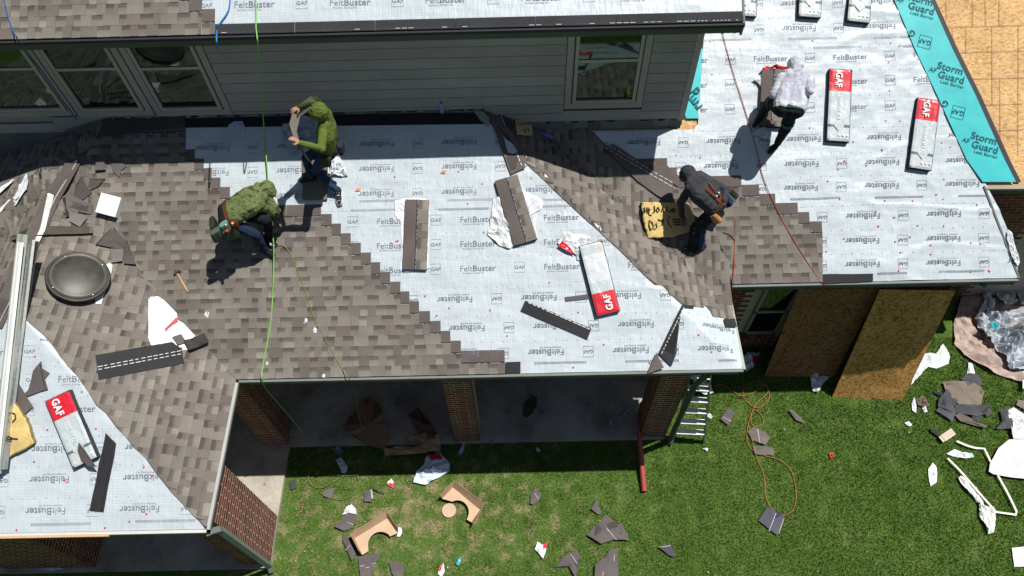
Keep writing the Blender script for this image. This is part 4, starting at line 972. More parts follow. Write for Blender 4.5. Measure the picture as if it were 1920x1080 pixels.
lstrip([(26, 705), (45, 735), (62, 763), (47, 777), (30, 762), (26, 740)], zLfr, 'brown shingle offcut beside the yellow cushion', h=.03, col=(.11, .095, .09))
lstrip([(78, 690), (93, 700), (83, 712)], zLfr, 'small brown offcut point behind the torn shingle', h=.02, col=(.12, .1, .095))
lstrip([(346, 640), (385, 627), (393, 642), (358, 660)], zroofL, 'short folded dark shingle piece right of the wide chalk-lined strip', h=.05, col=(.05, .048, .05), line=[(350, 648, 390, 637)], lc=(.01, .01, .01), curl=.05)
lstrip([(323, 632), (340, 626), (350, 642), (334, 647)], zroofL, 'small brown patch lying on the white folded paper', h=.06, col=(.12, .105, .10))
film([(279, 562), (283, 557), (297, 556), (310, 565), (332, 588), (333, 600), (345, 607), (366, 630), (350, 643), (355, 656), (341, 657), (325, 642), (284, 648), (279, 635)], zroofL, 'large folded white paper with a thin red printed line on the wing slope', 'paper', 'paper_wrap', h=.03, amp=.025, col=(.78, .78, .78))
px_piece([(309, 616), (331, 594), (334, 600), (311, 619)], zroofL, .075, .003, (.55, .03, .06), M_PAPER, 'red_printed_edge', None, label='red printed edge line on the folded white paper', cat='paper')
film([(232, 514), (252, 513), (256, 516), (244, 520)], zroofL, 'tiny white scrap between the dome vent and the hammer', 'paper', 'paper_scrap', h=.01, amp=.02)
lstrip([(197, 497), (205, 493), (211, 497), (209, 510), (190, 570), (180, 570), (178, 563)], zroofL, 'narrow white plastic strip tucked behind the round dome vent', h=.02, col=(.62, .66, .66), name='plastic_strip')
# scraps around the valley head
SC = [([(139, 291), (155, 291), (172, 305), (171, 320), (160, 308), (146, 305)], 'brown shingle offcut at the head of the valley under the shade line', .11),
      ([(182, 294), (205, 294), (200, 314), (180, 312)], 'square brown offcut just below the shade line', .13), ([(205, 296), (224, 303), (238, 312), (228, 320), (224, 333), (212, 322)], 'folded brown offcut right of the square one', .12),
      ([(141, 348), (152, 333), (160, 345), (173, 362), (152, 377), (138, 370)], 'grey offcut with black bands left of the white box', .085), ([(168, 335), (198, 335), (184, 350), (170, 357)], 'grey wedge offcut above the white box', .09),
      ([(117, 370), (128, 363), (175, 385), (172, 402), (140, 395), (150, 405), (120, 400)], 'long brown folded offcut below the ridge strip', .12),
      ([(118, 372), (123, 370), (131, 407), (124, 408)], 'dark rolled edge piece standing below the ridge strip', .03), ([(130, 398), (165, 408), (150, 425), (130, 415)], 'tan shingle corner under the folded offcut', .17),
      ([(178, 458), (208, 429), (228, 443), (241, 455), (232, 468), (210, 465)], 'large grey offcut with dark bands beside the valley', .09), ([(236, 450), (245, 470), (256, 496), (232, 494), (230, 470)], 'narrow grey offcut pointing down the valley', .085),
      ([(208, 466), (232, 468), (230, 490), (210, 492)], 'tan square offcut below the large grey one', .16), ([(178, 320), (198, 318), (195, 300), (180, 303)], 'small offcut partly under the square one', .12)]
for i, (pts, lb, c) in enumerate(SC):
    ln = [(pts[0][0]+2, pts[0][1]+1, pts[1][0]-1, pts[1][1]+1)] if c < .1 else None
    lstrip(pts, zroofL, lb, h=.02+.004*i, col=(c, c*.88, c*.84), line=ln, lc=(.02, .02, .03), name='shingle_offcut')
lstrip([(18, 446), (60, 424), (174, 425), (174, 437), (70, 441), (28, 449)], zroofL, 'long brown strip laid straight across the wing ridge', h=.075, col=(.135, .112, .10), name='shingle_strip', curl=.006)
lstrip([(185, 312), (340, 292), (340, 300), (190, 320)], zroofL, 'x', h=.02) if 0 else None
lstrip([(195, 225), (345, 217), (347, 238), (182, 258)], zroofL, 'long black strip in the wall shade at the left', h=.03, col=(.06, .055, .055), line=[(212, 255, 346, 237)], lc=(.2, .2, .18))
lstrip([(912, 210), (952, 202), (958, 215), (975, 262), (985, 315), (958, 327), (930, 250)], zRR, 'long brown shingle strip covering the top of the hip beside the wall', h=.04, col=(.12, .10, .095), line=[(936, 208, 979, 312)], curl=.01)
lstrip([(1130, 275), (1150, 270), (1262, 345), (1262, 385), (1230, 365), (1196, 340)], zRR, 'brown strip laid diagonally along the right valley', h=.045, col=(.125, .105, .10), line=[(1134, 276, 1262, 351), (1140, 272, 1262, 343)], curl=.006)
lstrip([(1196, 318), (1233, 310), (1253, 311), (1258, 325), (1272, 328), (1272, 350), (1240, 330)], zRR, 'brown headlap patch at the upper end of the right valley', h=.035, col=(.12, .102, .096), curl=.004)
film([(425, 250), (428, 235), (440, 228), (455, 228), (460, 240), (458, 253)], zFR, 'pale blue plastic flap in the wall shade on the felt', 'plastic', h=.02, amp=.02, col=(.45, .55, .66))
film([(10, 395), (30, 375), (52, 355), (46, 340), (50, 325), (54, 340), (51, 352), (30, 385), (5, 402), (-20, 420), (-20, 405)], zroofL, 'long twisted white wrap strip with red mark on the left slope', 'plastic', h=.06, amp=.04)
film([(-10, 362), (10, 345), (28, 336), (15, 350), (-10, 372)], zroofL, 'white wrap sliver above the twisted strip at the left edge', 'plastic', h=.06, amp=.03)
px_piece([(-5, 262), (9, 260), (9, 254), (-5, 255)], zroofL, .02, .004, (.03, .35, .5), M_PAINT, 'blue_scrap', None, label='small blue scrap at the wall foot on the left edge', cat='scrap')
for (x, y, s_, zf, lb) in [(591, 620, 4, zF, 'tiny white scrap beside the green rope'), (573, 602, 4, zF, 'tiny white scrap on the shingles left of the green rope'), (388, 590, 5, zF, 'small white scrap right of the folded paper'), (501, 683, 3, zF, 'tiny white scrap low on the shingles'), (607, 705, 3, zF, 'tiny white scrap at the eave')]:
    film([(x-s_, y), (x, y-s_*1.4), (x+s_, y-s_*.5), (x+s_*.6, y+s_), (x-s_*.3, y+s_*1.2)], zf, lb, 'paper', 'paper_scrap', h=.02, amp=.03)
for (x, y, lb) in [(671, 355, 'small orange scrap on the felt near the sneaker'), (831, 322, 'small orange scrap in the middle of the upper felt')]:
    film([(x-5, y+1), (x, y-3), (x+6, y-1), (x+4, y+4), (x-3, y+4)], zFR, lb, 'scrap', 'orange_scrap', h=.015, amp=.03, col=(.75, .35, .2))
lstrip([(1059, 557), (1105, 551), (1104, 560), (1061, 565)], zFR, 'short grey tape piece left of the opened bundle', h=.015, col=(.11, .10, .11), name='tape_piece', curl=.004)
# yellow printed scraps and cans by the wall
o = px_piece([(966, 225), (998, 229), (998, 254), (970, 252)], zRR, .06, .01, (.55, .46, .20), M_CARD, 'lumber_label', None, label='yellow printed board scrap against the wall', cat='board')
ww = MB(); q0 = hit(982, 246, zRR, .075); put_text(ww, lambda a, b, h: q0+np.array([a, b*.9, b*.45-a*.0+.004]), 'LYN', 0, 0, .09, math.pi, .015, (.02, .02, .02)); put_text(ww, lambda a, b, h: q0+np.array([a, b*.9+.1, b*.45+.05+.004]), 'WINLY', 0, 0, .06, math.pi, .01, (.02, .02, .02)); mk('printed_lettering', ww, M_PRINT, o)
px_piece([(886, 207), (905, 208), (918, 222), (916, 238), (900, 225)], zF, .03, .006, (.25, .32, .26), M_CARD, 'torn_backing', None, label='torn greenish backing paper at the step in the wall foot', cat='paper')
# ------------------------------------------------------------------ small gear on the roofs
def place(zf, px, py, h=0.): p = hit(px, py, zf, h); n_ = unit(nrm(zf, p[0], p[1])); return p, n_
p, n_ = place(zroofL, 147, 527); ax = unit(np.cross((0, 1, 0), n_)); ay = np.cross(n_, ax)
v = empty('dome_vent', p, 'dark olive round dome vent on the wing slope', 'vent')
mb = MB(); mb.lathe(p, [(.30, -.02), (.30, .10)], ax, ay, n_, 40, (.03, .03, .025)); mk('collar', mb, M_PAINT, v)
mb = MB(); mb.lathe(p, [(.33, .09), (.385, .10), (.392, .115), (.385, .135), (.36, .14), (.355, .132), (.30, .15), (.22, .165), (.13, .174), (.05, .178)], ax, ay, n_, 56, (.042, .039, .031)); mk('dome', mb, M_DOME, v, smooth=True)
for a in (.8, 2.3, 3.95, 5.5):
    mb = MB(); mb.ball(p+ax*.34*math.cos(a)+ay*.34*math.sin(a)+n_*.142, .010, n=8, col=(.7, .7, .7)); mk('screw', mb, M_METAL, v)
# white carton
o_, x, y, n_, L_ = frame_on(zroofL, (180, 378), (226, 390), .12); o_ = o_-n_*.02
bx = empty('white_box', o_, 'closed white carton with two top flaps on the left shingles', 'box')
mb = MB(); mb.cbox(o_-n_*.035, x*.30, y*.29, n_*.10, (.55, .55, .58)); mk('carton', mb, M_CARD, bx)
for s_ in (-1, 1):
    mb = MB(); mb.cbox(o_+n_*.02+x*s_*.076, x*.148, y*.29, n_*.005, (.82, .82, .82)); mk('flap', mb, M_CARD, bx)
# hammer
o_, x, y, n_, L_ = frame_on(zF, (330, 509), (353, 549), .03)
hm = empty('hammer', o_, 'claw hammer with wooden handle lying on the shingles', 'hammer')
mb = MB(); mb.tube([o_-x*.14, o_-x*.05, o_+x*.08, o_+x*.17], [.012, .012, .015, .016], 8, (.52, .33, .15)); mk('handle', mb, M_CARD, hm, smooth=True)
mb = MB(); c = o_-x*.15; mb.tube([c-y*.05, c-y*.02, c], [.016, .012, .013], 8, (.03, .03, .03)); mb.tube([c, c+y*.03-x*.006, c+y*.06+x*.01, c+y*.075+x*.025], [.013, .012, .008, .003], 8, (.03, .03, .03)); mk('head', mb, M_GLOSS, hm, smooth=True)
# bottles / cans
def bottle(zf, px0, px1, r, label, body, cap, name='bottle', h=.03, cat='bottle'):
    o_, x, y, n_, L_ = frame_on(zf, px0, px1, h); b = empty(name, o_, label, cat); mb = MB(); prof = [(r*.6, -L_/2), (r, -L_/2+.012), (r, L_*.15), (r*.9, L_*.25), (r*.45, L_*.38)]
    mb.lathe(o_, prof, y, n_, x, 14, body); mk('body', mb, M_GLOSS, b, smooth=True); mb = MB(); mb.lathe(o_, [(r*.46, L_*.37), (r*.5, L_*.5)], y, n_, x, 12, cap); mk('cap', mb, M_GLOSS, b); return b
pb = hit(829, 210, zF, .0); 
b_ = empty('bottle', pb, 'small blue-capped water bottle standing at the wall foot', 'bottle'); mb = MB(); mb.lathe(pb+np.array([0, .0, .0]), [(.032, 0), (.034, .02), (.034, .13), (.03, .15), (.014, .18)], n=14, col=(.25, .36, .55)); mk('body', mb, M_GLOSS, b_, smooth=True); mb = MB(); mb.lathe(pb, [(.016, .178), (.016, .2)], n=12, col=(.02, .08, .45)); mk('cap', mb, M_GLOSS, b_)
bottle(zRR, (1038, 258), (1012, 249), .034, 'purple drink can lying on the shaded shingles', (.22, .10, .35), (.35, .1, .15), 'drink_can', .04, 'can')
bottle(zG, (857, 1060), (864, 1045), .035, 'clear turquoise bottle lying on the lawn by the bottom edge', (.10, .42, .45), (.05, .3, .4))
# yellow foam cushions with marker writing
def cushion(pts, zf, label, h, th, name='foam_cushion'):
    P = [hit(x, y, zf, h) for x, y in pts]; c = sum(P)/len(P); nn = unit(sum(np.cross(P[i]-c, P[(i+1) % len(P)]-c) for i in range(len(P)))); nn = nn if nn[2] > 0 else -nn
    P = [CAMP+ray(x, y)*(((c-CAMP)@nn)/(ray(x, y)@nn)) for x, y in pts]
    cu = empty(name, c, label, 'cushion', None); mb = MB(); rnd = random.Random(4); ring = []
    for i in range(len(P)):
        for q in range(8): ring.append(P[i]*(1-q/8)+P[(i+1) % len(P)]*(q/8)+np.array([rnd.uniform(-.008, .008), rnd.uniform(-.008, .008), 0]))
    m_ = len(ring); V = [c+nn*.012]
    for t in (.3, .6, .85, .96, 1.0):
        for i, p in enumerate(ring): V.append(c*(1-t)+p*t+nn*(.012*(1-t)+mnoise.noise(Vector(tuple((c*(1-t)+p*t)*9)))*.008-(.012 if t == 1 else 0)))
    for p in ring: V.append(c+(p-c)*.985-nn*th)
    F = [(0, 1+i, 1+(i+1) % m_) for i in range(m_)]
    for r in range(5):
        for i in range(m_): a = 1+r*m_+i; b = 1+r*m_+(i+1) % m_; F.append((a, a+m_, b+m_, b))
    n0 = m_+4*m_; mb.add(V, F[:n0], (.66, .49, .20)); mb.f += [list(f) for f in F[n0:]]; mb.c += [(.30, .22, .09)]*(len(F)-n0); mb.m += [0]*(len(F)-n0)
    o = mk('cushion_block', mb, M_FOAM, cu); return cu, c, nn
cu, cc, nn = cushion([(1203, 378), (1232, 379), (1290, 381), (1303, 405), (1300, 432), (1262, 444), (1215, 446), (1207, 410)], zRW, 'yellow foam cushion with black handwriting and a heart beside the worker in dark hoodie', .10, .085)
mb = MB()
SPL = [cc, nn]
def onplane(x, y, off): d = ray(x, y); return CAMP+d*(((SPL[0]+SPL[1]*off-CAMP)@SPL[1])/(d@SPL[1]))
def stroke(pl, h=.128, zf=zRW, r=.008): mb.tube([onplane(x, y, .021) for x, y in pl], r, 5, (.03, .025, .01))
for pl in ([(1220, 431), (1217, 422), (1218, 412), (1223, 417), (1226, 424), (1231, 418), (1232, 426), (1228, 430), (1224, 426), (1222, 430), (1220, 431)], [(1208, 388), (1210, 398)], [(1213, 388), (1214, 400)], [(1217, 389), (1217, 402), (1222, 404)], [(1212, 394), (1220, 393)],
           [(1227, 386), (1228, 397), (1224, 399)], [(1234, 388), (1237, 394), (1233, 398), (1231, 393), (1234, 388)], [(1243, 387), (1245, 398), (1240, 396), (1242, 391)], [(1251, 386), (1251, 396), (1257, 398), (1260, 391)], [(1262, 390), (1266, 394), (1264, 398), (1260, 395), (1263, 390)],
           [(1234, 411), (1239, 414), (1244, 412), (1243, 420), (1240, 422)], [(1257, 406), (1252, 410), (1254, 420), (1259, 426)], [(1260, 412), (1274, 411)], [(1262, 417), (1276, 416)], [(1264, 422), (1278, 421)]): stroke(pl)
mk('marker_writing', mb, M_PRINT, cu)
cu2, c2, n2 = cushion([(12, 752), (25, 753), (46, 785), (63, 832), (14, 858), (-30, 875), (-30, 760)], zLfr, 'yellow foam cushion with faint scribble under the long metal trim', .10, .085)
mb = MB(); SPL[:] = [c2, n2]
for pl in ([(22, 774), (28, 776), (29, 785), (23, 792)], [(16, 818), (22, 821), (20, 828), (14, 826), (20, 822), (33, 823)]): stroke(pl, .127, zLfr, .008)
mk('marker_writing', mb, M_PRINT, cu2)
# long metal trim pieces over the ridge
tr = empty('metal_trim', hit(30, 650, zroofL, .1), 'long bent metal trim lengths lying across the left wing', 'trim')
def tlen(px0, px1, wd, h0, h1, col, nm, lift=.0, mat=None):
    a, b = hit(px0[0], px0[1], zroofL, h0), hit(px1[0], px1[1], zLfr, h1); t = unit(b-a); n_ = np.array([0, -.1, 1.]); s_ = unit(np.cross(t, n_)); u_ = np.cross(s_, t); mb = MB()
    for (o1, o2, z1, z2) in ((0, wd*.45, .0, .012), (wd*.45, wd*.55, .012, .05), (wd*.55, wd, .05, .045)):
        mb.quad(a+s_*o1+u_*z1, b+s_*o1+u_*z1, b+s_*o2+u_*z2, a+s_*o2+u_*z2, col); mb.quad(a+s_*o1+u_*(z1-.004), a+s_*o2+u_*(z2-.004), b+s_*o2+u_*(z2-.004), b+s_*o1+u_*(z1-.004), col)
    mk(nm, mb, mat or M_METAL, tr)
tlen((44, 455), (-4, 895), .05, .55, .16, (.75, .76, .75), 'white_trim', mat=M_PAINT); tlen((52, 440), (2, 888), .11, .53, .14, (.30, .33, .28), 'olive_trim', mat=M_PAINT); tlen((66, 450), (14, 880), .06, .54, .12, (.60, .62, .58), 'bright_trim')
tlen((72, 455), (12, 850), .03, .48, .08, (.02, .02, .02), 'dark_trim', mat=M_PAINT)
# ------------------------------------------------------------------ ropes and hoses
GR = (.22, .50, .10)
rope([(478, -20, zU, .05), (480, 25, zU, .03), (480, 50, zU, .04), (480.5, 57, zU, .10), (483, 78, zF, 1.95), (485, 100, zF, 1.5), (489, 160, zF, .8), (495, 240, zF, .22), (499, 290, zF, .12), (505, 370, zF, .10), (512, 440, zF, .2), (513, 500, zF, .10), (508, 600, zF, .05), (494, 680, zF, .03), (492, 716, zF, .02), (512, 745, zP, 1.6), (543, 780, zP, .7), (570, 815, zP, .05)], .0085, GR, 'bright green safety rope hanging from the upper roof down across the shingles', 'rope')
rope([(515, 456, zF, .1), (530, 460, zF, .05), (545, 478, zF, .03), (570, 540, zF, .025), (590, 600, zF, .03), (603, 622, zF, .025), (640, 690, zF, .03), (656, 712, zF, .02), (668, 745, zP, 1.8), (673, 780, zP, .9), (682, 820, zP, .15), (680, 850, zG, .05), (664, 880, zG, .04), (640, 895, zG, .04), (600, 915, zG, .04), (578, 900, zG, .04), (590, 870, zG, .04), (640, 848, zG, .05), (680, 858, zG, .04), (690, 875, zG, .04), (660, 892, zG, .04), (600, 885, zG, .04), (574, 866, zG, .04), (600, 845, zG, .05), (650, 850, zG, .05), (672, 900, zG, .04), (665, 925, zG, .04), (636, 937, zG, .03), (600, 925, zG, .03)], .006, (.17, .21, .05), 'olive air hose from the nail gun down to a loose coil on the lawn', 'hose', 'air_hose')
rope([(1351, 45, zW, .03), (1370, 120, zW, .03), (1395, 200, zW, .03), (1420, 285, zW, .03), (1430, 330, zW, .03), (1460, 400, zW, .03), (1500, 470, zW, .03), (1541, 531, zW, .02), (1545, 534, zW, .0), (1532, 560, zG, 2.4), (1500, 610, zG, 1.4), (1465, 670, zG, .5), (1436, 712, zG, .03)], .006, (.34, .05, .025), 'red rope falling from the upper roof over the right wing felt to the eave', 'rope')
rope([(1378, 408, zRW, .3), (1378, 450, zRW, .04), (1377, 500, zRW, .05), (1375, 534, zRW, .03), (1370, 548, zG, 2.6), (1362, 565, zG, 2.0)], .007, (.40, .12, .05), 'orange hose hanging from the dark-hooded worker belt over the eave', 'hose', 'air_hose')
rope([(1340, 725, zG, .05), (1355, 722, zG, .03), (1390, 742, zG, .03), (1415, 735, zG, .03), (1435, 722, zG, .03), (1442, 745, zG, .03), (1420, 765, zG, .03), (1395, 745, zG, .03), (1398, 722, zG, .03), (1425, 716, zG, .03), (1440, 735, zG, .03), (1415, 760, zG, .03), (1408, 790, zG, .03), (1418, 800, zG, .03), (1432, 792, zG, .03), (1425, 775, zG, .03), (1412, 770, zG, .03), (1402, 800, zG, .03), (1402, 830, zG, .03), (1420, 850, zG, .03), (1460, 862, zG, .03), (1485, 885, zG, .03), (1493, 930, zG, .03), (1485, 958, zG, .03), (1465, 965, zG, .03), (1445, 950, zG, .03), (1436, 930, zG, .03), (1432, 890, zG, .03), (1418, 855, zG, .03), (1405, 800, zG, .03)], .006, (.42, .15, .05), 'orange air hose coiled on the lawn beyond the ladder', 'hose', 'air_hose')
rope([(5, -10, zU, .03), (14, 30, zU, .03), (24, 58, zU, .06), (30, 68, zF, 2.1), (40, 85, zF, 1.75), (80, 135, zF, 1.1), (115, 185, zF, .6), (144, 224, zF, .25)], .0085, (.03, .10, .25), 'dark blue rope hanging diagonally in front of the left windows', 'rope')
rope([(432, -10, zU, .03), (428, 20, zU, .03), (412, 45, zU, .03), (407, 58, zU, .02), (406, 75, zF, 2.2), (408, 91, zF, 2.0)], .010, (.03, .18, .45), 'short blue rope end hanging over the upper eave', 'rope')
rope([(1376, 519, zRW, .05), (1363, 514, zRW, .05), (1358, 515, zRW, .05)], .008, (.02, .02, .02), 'black hose end at the corner between the two roofs', 'hose', 'air_hose') if 0 else None
# ------------------------------------------------------------------ leaning boards
def lean(P, th, label, mat=M_OSB2, shade=None):
    P = [np.array(p, float) for p in P]; n_ = unit(np.cross(P[1]-P[0], P[3]-P[0])); mb = MB(); n_ = n_ if n_[1] < 0 else -n_
    mb.add(P+[p-n_*th for p in P], [(0, 1, 2, 3), (7, 6, 5, 4), (0, 4, 5, 1), (1, 5, 6, 2), (2, 6, 7, 3), (3, 7, 4, 0)]); return mk('leaning_board', mb, mat, None, label, 'board', 'boards leaning on the house wall')
b0, b1 = hit(1433, 706, zG), hit(1568, 712, zG)
def lt_(px, py, y): return hitY(px, py, y)
lean([b0, hit(1562, 709, zG), lt_(1650, 540, 6.24), lt_(1497, 543, 6.24)], .012, 'brown leaning sheet of board in full shade, left one of the pair', M_OSB3)
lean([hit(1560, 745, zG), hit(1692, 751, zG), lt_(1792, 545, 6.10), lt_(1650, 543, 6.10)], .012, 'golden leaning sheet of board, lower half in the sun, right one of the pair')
# ------------------------------------------------------------------ stepladder
ld = empty('stepladder', hit(1290, 820, zG), 'green and silver stepladder standing beside the right porch column', 'ladder')
fl, fr = hit(1262, 828, zG), hit(1319, 830, zG); gx = np.array([fr[0]-fl[0], 0, 0]); H_ = 2.45; dy = .55
tl, trr = fl+np.array([.02, dy, H_]), fr+np.array([-.26, dy, H_]); bl, br = fl+np.array([.10, 1.35, 0]), fr+np.array([-.08, 1.35, 0])
LG = (.14, .20, .16)
for a, b, nm in ((fl, tl, 'front_rail'), (fr, trr, 'front_rail'), (bl, tl+np.array([0, .06, 0]), 'rear_rail'), (br, trr+np.array([0, .06, 0]), 'rear_rail')):
    mb = MB(); d = b-a; mb.box(a-np.array([.012, .03, 0]), (.024, 0, 0), (0, .06, 0), d, LG); mk(nm, mb, M_PAINT, ld)
for i in range(6):
    t = (.30*(i+1))/H_; a = fl+(tl-fl)*t; b = fr+(trr-fr)*t; mb = MB(); mb.box(a+np.array([.012, -.045, -.012]), b-a-np.array([.024, 0, 0]), (0, .095, 0), (0, 0, .024), (.80, .80, .78)); mk('step', mb, M_PAINT, ld)
    if i in (2, 5):
        a = bl+(tl-bl)*t; b = br+(trr-br)*t; mb = MB(); mb.box(a+np.array([.012, -.01, 0]), b-a-np.array([.024, 0, 0]), (0, .02, 0), (0, 0, .02), (.22, .25, .23)); mk('rear_brace', mb, M_PAINT, ld)
mb = MB(); mb.box(tl+np.array([-.04, -.08, 0]), trr-tl+np.array([.08, 0, 0]), (0, .22, 0), (0, 0, .05), LG); mk('top_cap', mb, M_PAINT, ld)
# red pipe
pa, pb = hit(1198, 806, zG, .25), hit(1208, 921, zG, .05)
mb = MB(); mb.tube([pa, pb], .045, 14, (.36, .06, .05)); mk('red_pipe', mb, M_GLOSS, None, 'dull red pipe leaning from the patio edge onto the lawn', 'pipe', smooth=False)
# ------------------------------------------------------------------ cardboard
CB = (.56, .40, .27)
def cutout_box(corners, hole_c, hole_r, wall_edges, label, extra=None):
    """tray of card with a round bite; corners in the picture, clockwise"""
    P = [hit(x, y, zG, .10) for x, y in corners]; c = sum(P)/len(P); b = empty('cardboard_box', c-np.array([0, 0, .1]), label, 'box')
    hc = hit(hole_c[0], hole_c[1], zG, .10); mb = MB(); A, B, C_, D = P  # bite between D and C_
    # outline: A -> B -> C -> arc -> D
    v0, v1 = (C_-hc), (D-hc); arc = []; a0 = math.atan2((C_-hc)[1], (C_-hc)[0]); 
    return b, P, hc
def card_tray(outline, label, walls, h=.11):
    P = [hit(x, y, zG, .10) for x, y in outline]; n = len(P); b = empty('cardboard_box', sum(P)/n-np.array([0, 0, .1]), label, 'box')
    import mathutils
    tri = mathutils.geometry.tessellate_polygon([[Vector(p) for p in P]]); mb = MB(); mb.add(P, [tuple(t) for t in tri], CB); Q = [p-np.array([0, 0, .006]) for p in P]
    mb.add(P+Q, [(i, i+n, (i+1) % n+n, (i+1) % n) for i in range(n)], (.3, .2, .12)); mk('panel', mb, M_CARD, b)
    for (x0, y0, x1, y1, tx0, ty0, tx1, ty1) in walls:
        a, c, d, e = hit(x0, y0, zG, .10), hit(x1, y1, zG, .10), hit(tx1, ty1, zG, .22), hit(tx0, ty0, zG, .22); nn = unit(np.cross(c-a, e-a))*.006; mb = MB(); mb.add([a, c, d, e, a-nn, c-nn, d-nn, e-nn], [(0, 1, 2, 3), (7, 6, 5, 4), (3, 2, 6, 7), (0, 3, 7, 4), (1, 5, 6, 2)], (.40, .27, .17)); mk('side_flap', mb, M_CARD, b)
    return b
def arcpx(cx, cy, rx, ry, a0, a1, n=14): return [(cx+rx*math.cos(R_(a0+(a1-a0)*i/n)), cy+ry*math.sin(R_(a0+(a1-a0)*i/n))) for i in range(n+1)]
card_tray([(664, 1010), (726, 972), (746, 999), (731, 1006)]+arcpx(714, 1022, 24, 25, -50, -185)+[(691, 1033), (679, 1041)], 'open cardboard box with round cutout in the middle of the bottom lawn', [(664, 1010, 726, 972, 656, 1001, 724, 959), (726, 972, 746, 999, 724, 959, 745, 989), (664, 1010, 679, 1041, 656, 1001, 672, 1032)])
card_tray([(829, 935), (849, 914), (900, 956), (884, 979), (875, 974)]+arcpx(858, 960, 21, 22, 25, -118), 'open cardboard box with round cutout and its loose disc beside it', [(829, 935, 849, 914, 825, 929, 851, 901), (849, 914, 900, 956, 851, 901, 908, 944), (900, 956, 884, 979, 908, 944, 888, 983)])
mb = MB(); c = hit(842, 957, zG, .03); mb.lathe(c, [(.118, 0), (.118, .006)], n=22, col=CB); mk('cardboard_disc', mb, M_CARD, None, 'round cardboard disc punched from the box beside it', 'disc')
# dark heap of card under the eave
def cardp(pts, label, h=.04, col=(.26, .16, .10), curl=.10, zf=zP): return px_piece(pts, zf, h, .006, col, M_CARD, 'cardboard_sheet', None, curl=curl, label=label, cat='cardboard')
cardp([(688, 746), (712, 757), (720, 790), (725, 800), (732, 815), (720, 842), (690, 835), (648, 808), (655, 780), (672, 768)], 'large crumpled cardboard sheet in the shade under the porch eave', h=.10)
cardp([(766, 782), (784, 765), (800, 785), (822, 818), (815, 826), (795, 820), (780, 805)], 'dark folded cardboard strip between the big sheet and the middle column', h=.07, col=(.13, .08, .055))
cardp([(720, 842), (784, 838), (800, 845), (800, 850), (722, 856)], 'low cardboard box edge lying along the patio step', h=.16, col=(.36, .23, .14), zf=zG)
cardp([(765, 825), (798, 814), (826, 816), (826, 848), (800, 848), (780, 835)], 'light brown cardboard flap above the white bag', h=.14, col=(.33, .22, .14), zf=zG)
cardp([(1150-0, 788), (1148, 800), (1140, 796), (1143, 785)], 'small grey box lid on the shaded patio', h=.05, col=(.3, .36, .4), curl=.01)
mb = MB(); mb.tube([hit(1162, 785, zP, .05), hit(1184, 762, zP, .08)], .022, 6, (.25, .33, .42)); mk('blue_stick', mb, M_PAINT, None, 'blue grey stick lying near the right column on the patio', 'stick')
# ------------------------------------------------------------------ films and scraps on the lawn
WH = (.74, .76, .78)
film([(775, 905), (782, 885), (795, 872), (800, 855), (826, 850), (844, 870), (843, 885), (815, 900), (798, 910)], zG, 'white and blue plastic bag lying half in the shade by the cardboard', 'bag', 'plastic_bag', h=.03, amp=.12, col=(.62, .70, .78))
film([(802, 852), (825, 850), (830, 862), (808, 862)], zG, 'red printed corner of wrap against the light cardboard flap', 'plastic', h=.12, amp=.03, col=(.45, .02, .03))
film([(726, 905), (734, 897), (739, 905), (737, 915), (728, 911)], zG, 'small red and white scrap in the dry grass', 'scrap', 'plastic_scrap', amp=.05, col=(.7, .68, .68), col2=(.6, .03, .06), c2f=lambda q, c: q[1] < c[1])
film([(642, 966), (650, 952), (660, 947), (668, 955), (669, 965), (655, 962)], zG, 'crumpled white film on top of the grey offcut left of the box', 'plastic', amp=.09, col=WH)
film([(745, 1007), (747, 988), (753, 990), (754, 1000), (750, 1006)], zG, 'white paper scrap at the right corner of the cardboard box', 'paper', 'paper_scrap', amp=.05, col=WH)
film([(1003, 1030), (1008, 1015), (1016, 1022), (1026, 1018), (1024, 1032), (1018, 1049), (1012, 1040)], zG, 'crumpled red and white wrapper in the middle of the bottom lawn', 'plastic', 'wrapper', amp=.08, col=WH, col2=(.6, .03, .06), c2f=lambda q, c: q[0] > c[0]+.02 and q[1] > c[1])
film([(821, 1077), (824, 1062), (832, 1056), (834, 1072), (828, 1082)], zG, 'small red and white scrap at the bottom edge left of the turquoise bottle', 'scrap', 'plastic_scrap', amp=.05, col=WH, col2=(.6, .03, .06), c2f=lambda q, c: q[0] < c[0] and q[1] > c[1])
film([(630, 862), (640, 858), (652, 875), (650, 886), (642, 888), (635, 874)], zG, 'white paper in the shade inside the hose coil', 'paper', 'paper_scrap', amp=.04, col=(.6, .64, .7))
film([(622, 842), (636, 838), (644, 846), (638, 852), (628, 848)], zG, 'blue plastic scrap beside the hose coil', 'plastic', 'plastic_scrap', amp=.05, col=(.18, .30, .45))
film([(860, 850), (868, 828), (874, 828), (870, 842), (864, 853)], zG, 'bluish film strip by the foot of the middle column', 'plastic', 'plastic_scrap', amp=.04, col=(.4, .42, .6))
film([(1392, 690), (1391, 672), (1400, 664), (1412, 662), (1425, 666), (1417, 680), (1409, 694), (1398, 697)], zG, 'crumpled white and red wrapper under the right porch corner', 'plastic', 'wrapper', amp=.16, h=.05, col=WH, col2=(.6, .03, .08), c2f=lambda q, c: q[0] > c[0]+.03 and abs(q[1]-c[1]) < .1)
film([(1516, 702), (1530, 699), (1557, 707), (1541, 722), (1534, 736), (1523, 734), (1519, 715)], zG, 'white crumpled bag between the feet of the leaning boards', 'bag', 'plastic_bag', amp=.12, h=.03, col=WH)
film([(1325, 715), (1333, 724), (1337, 738), (1320, 741), (1300, 730), (1300, 700), (1318, 700)], zG, 'white wrap behind the stepladder', 'plastic', amp=.10, h=.05, col=WH)
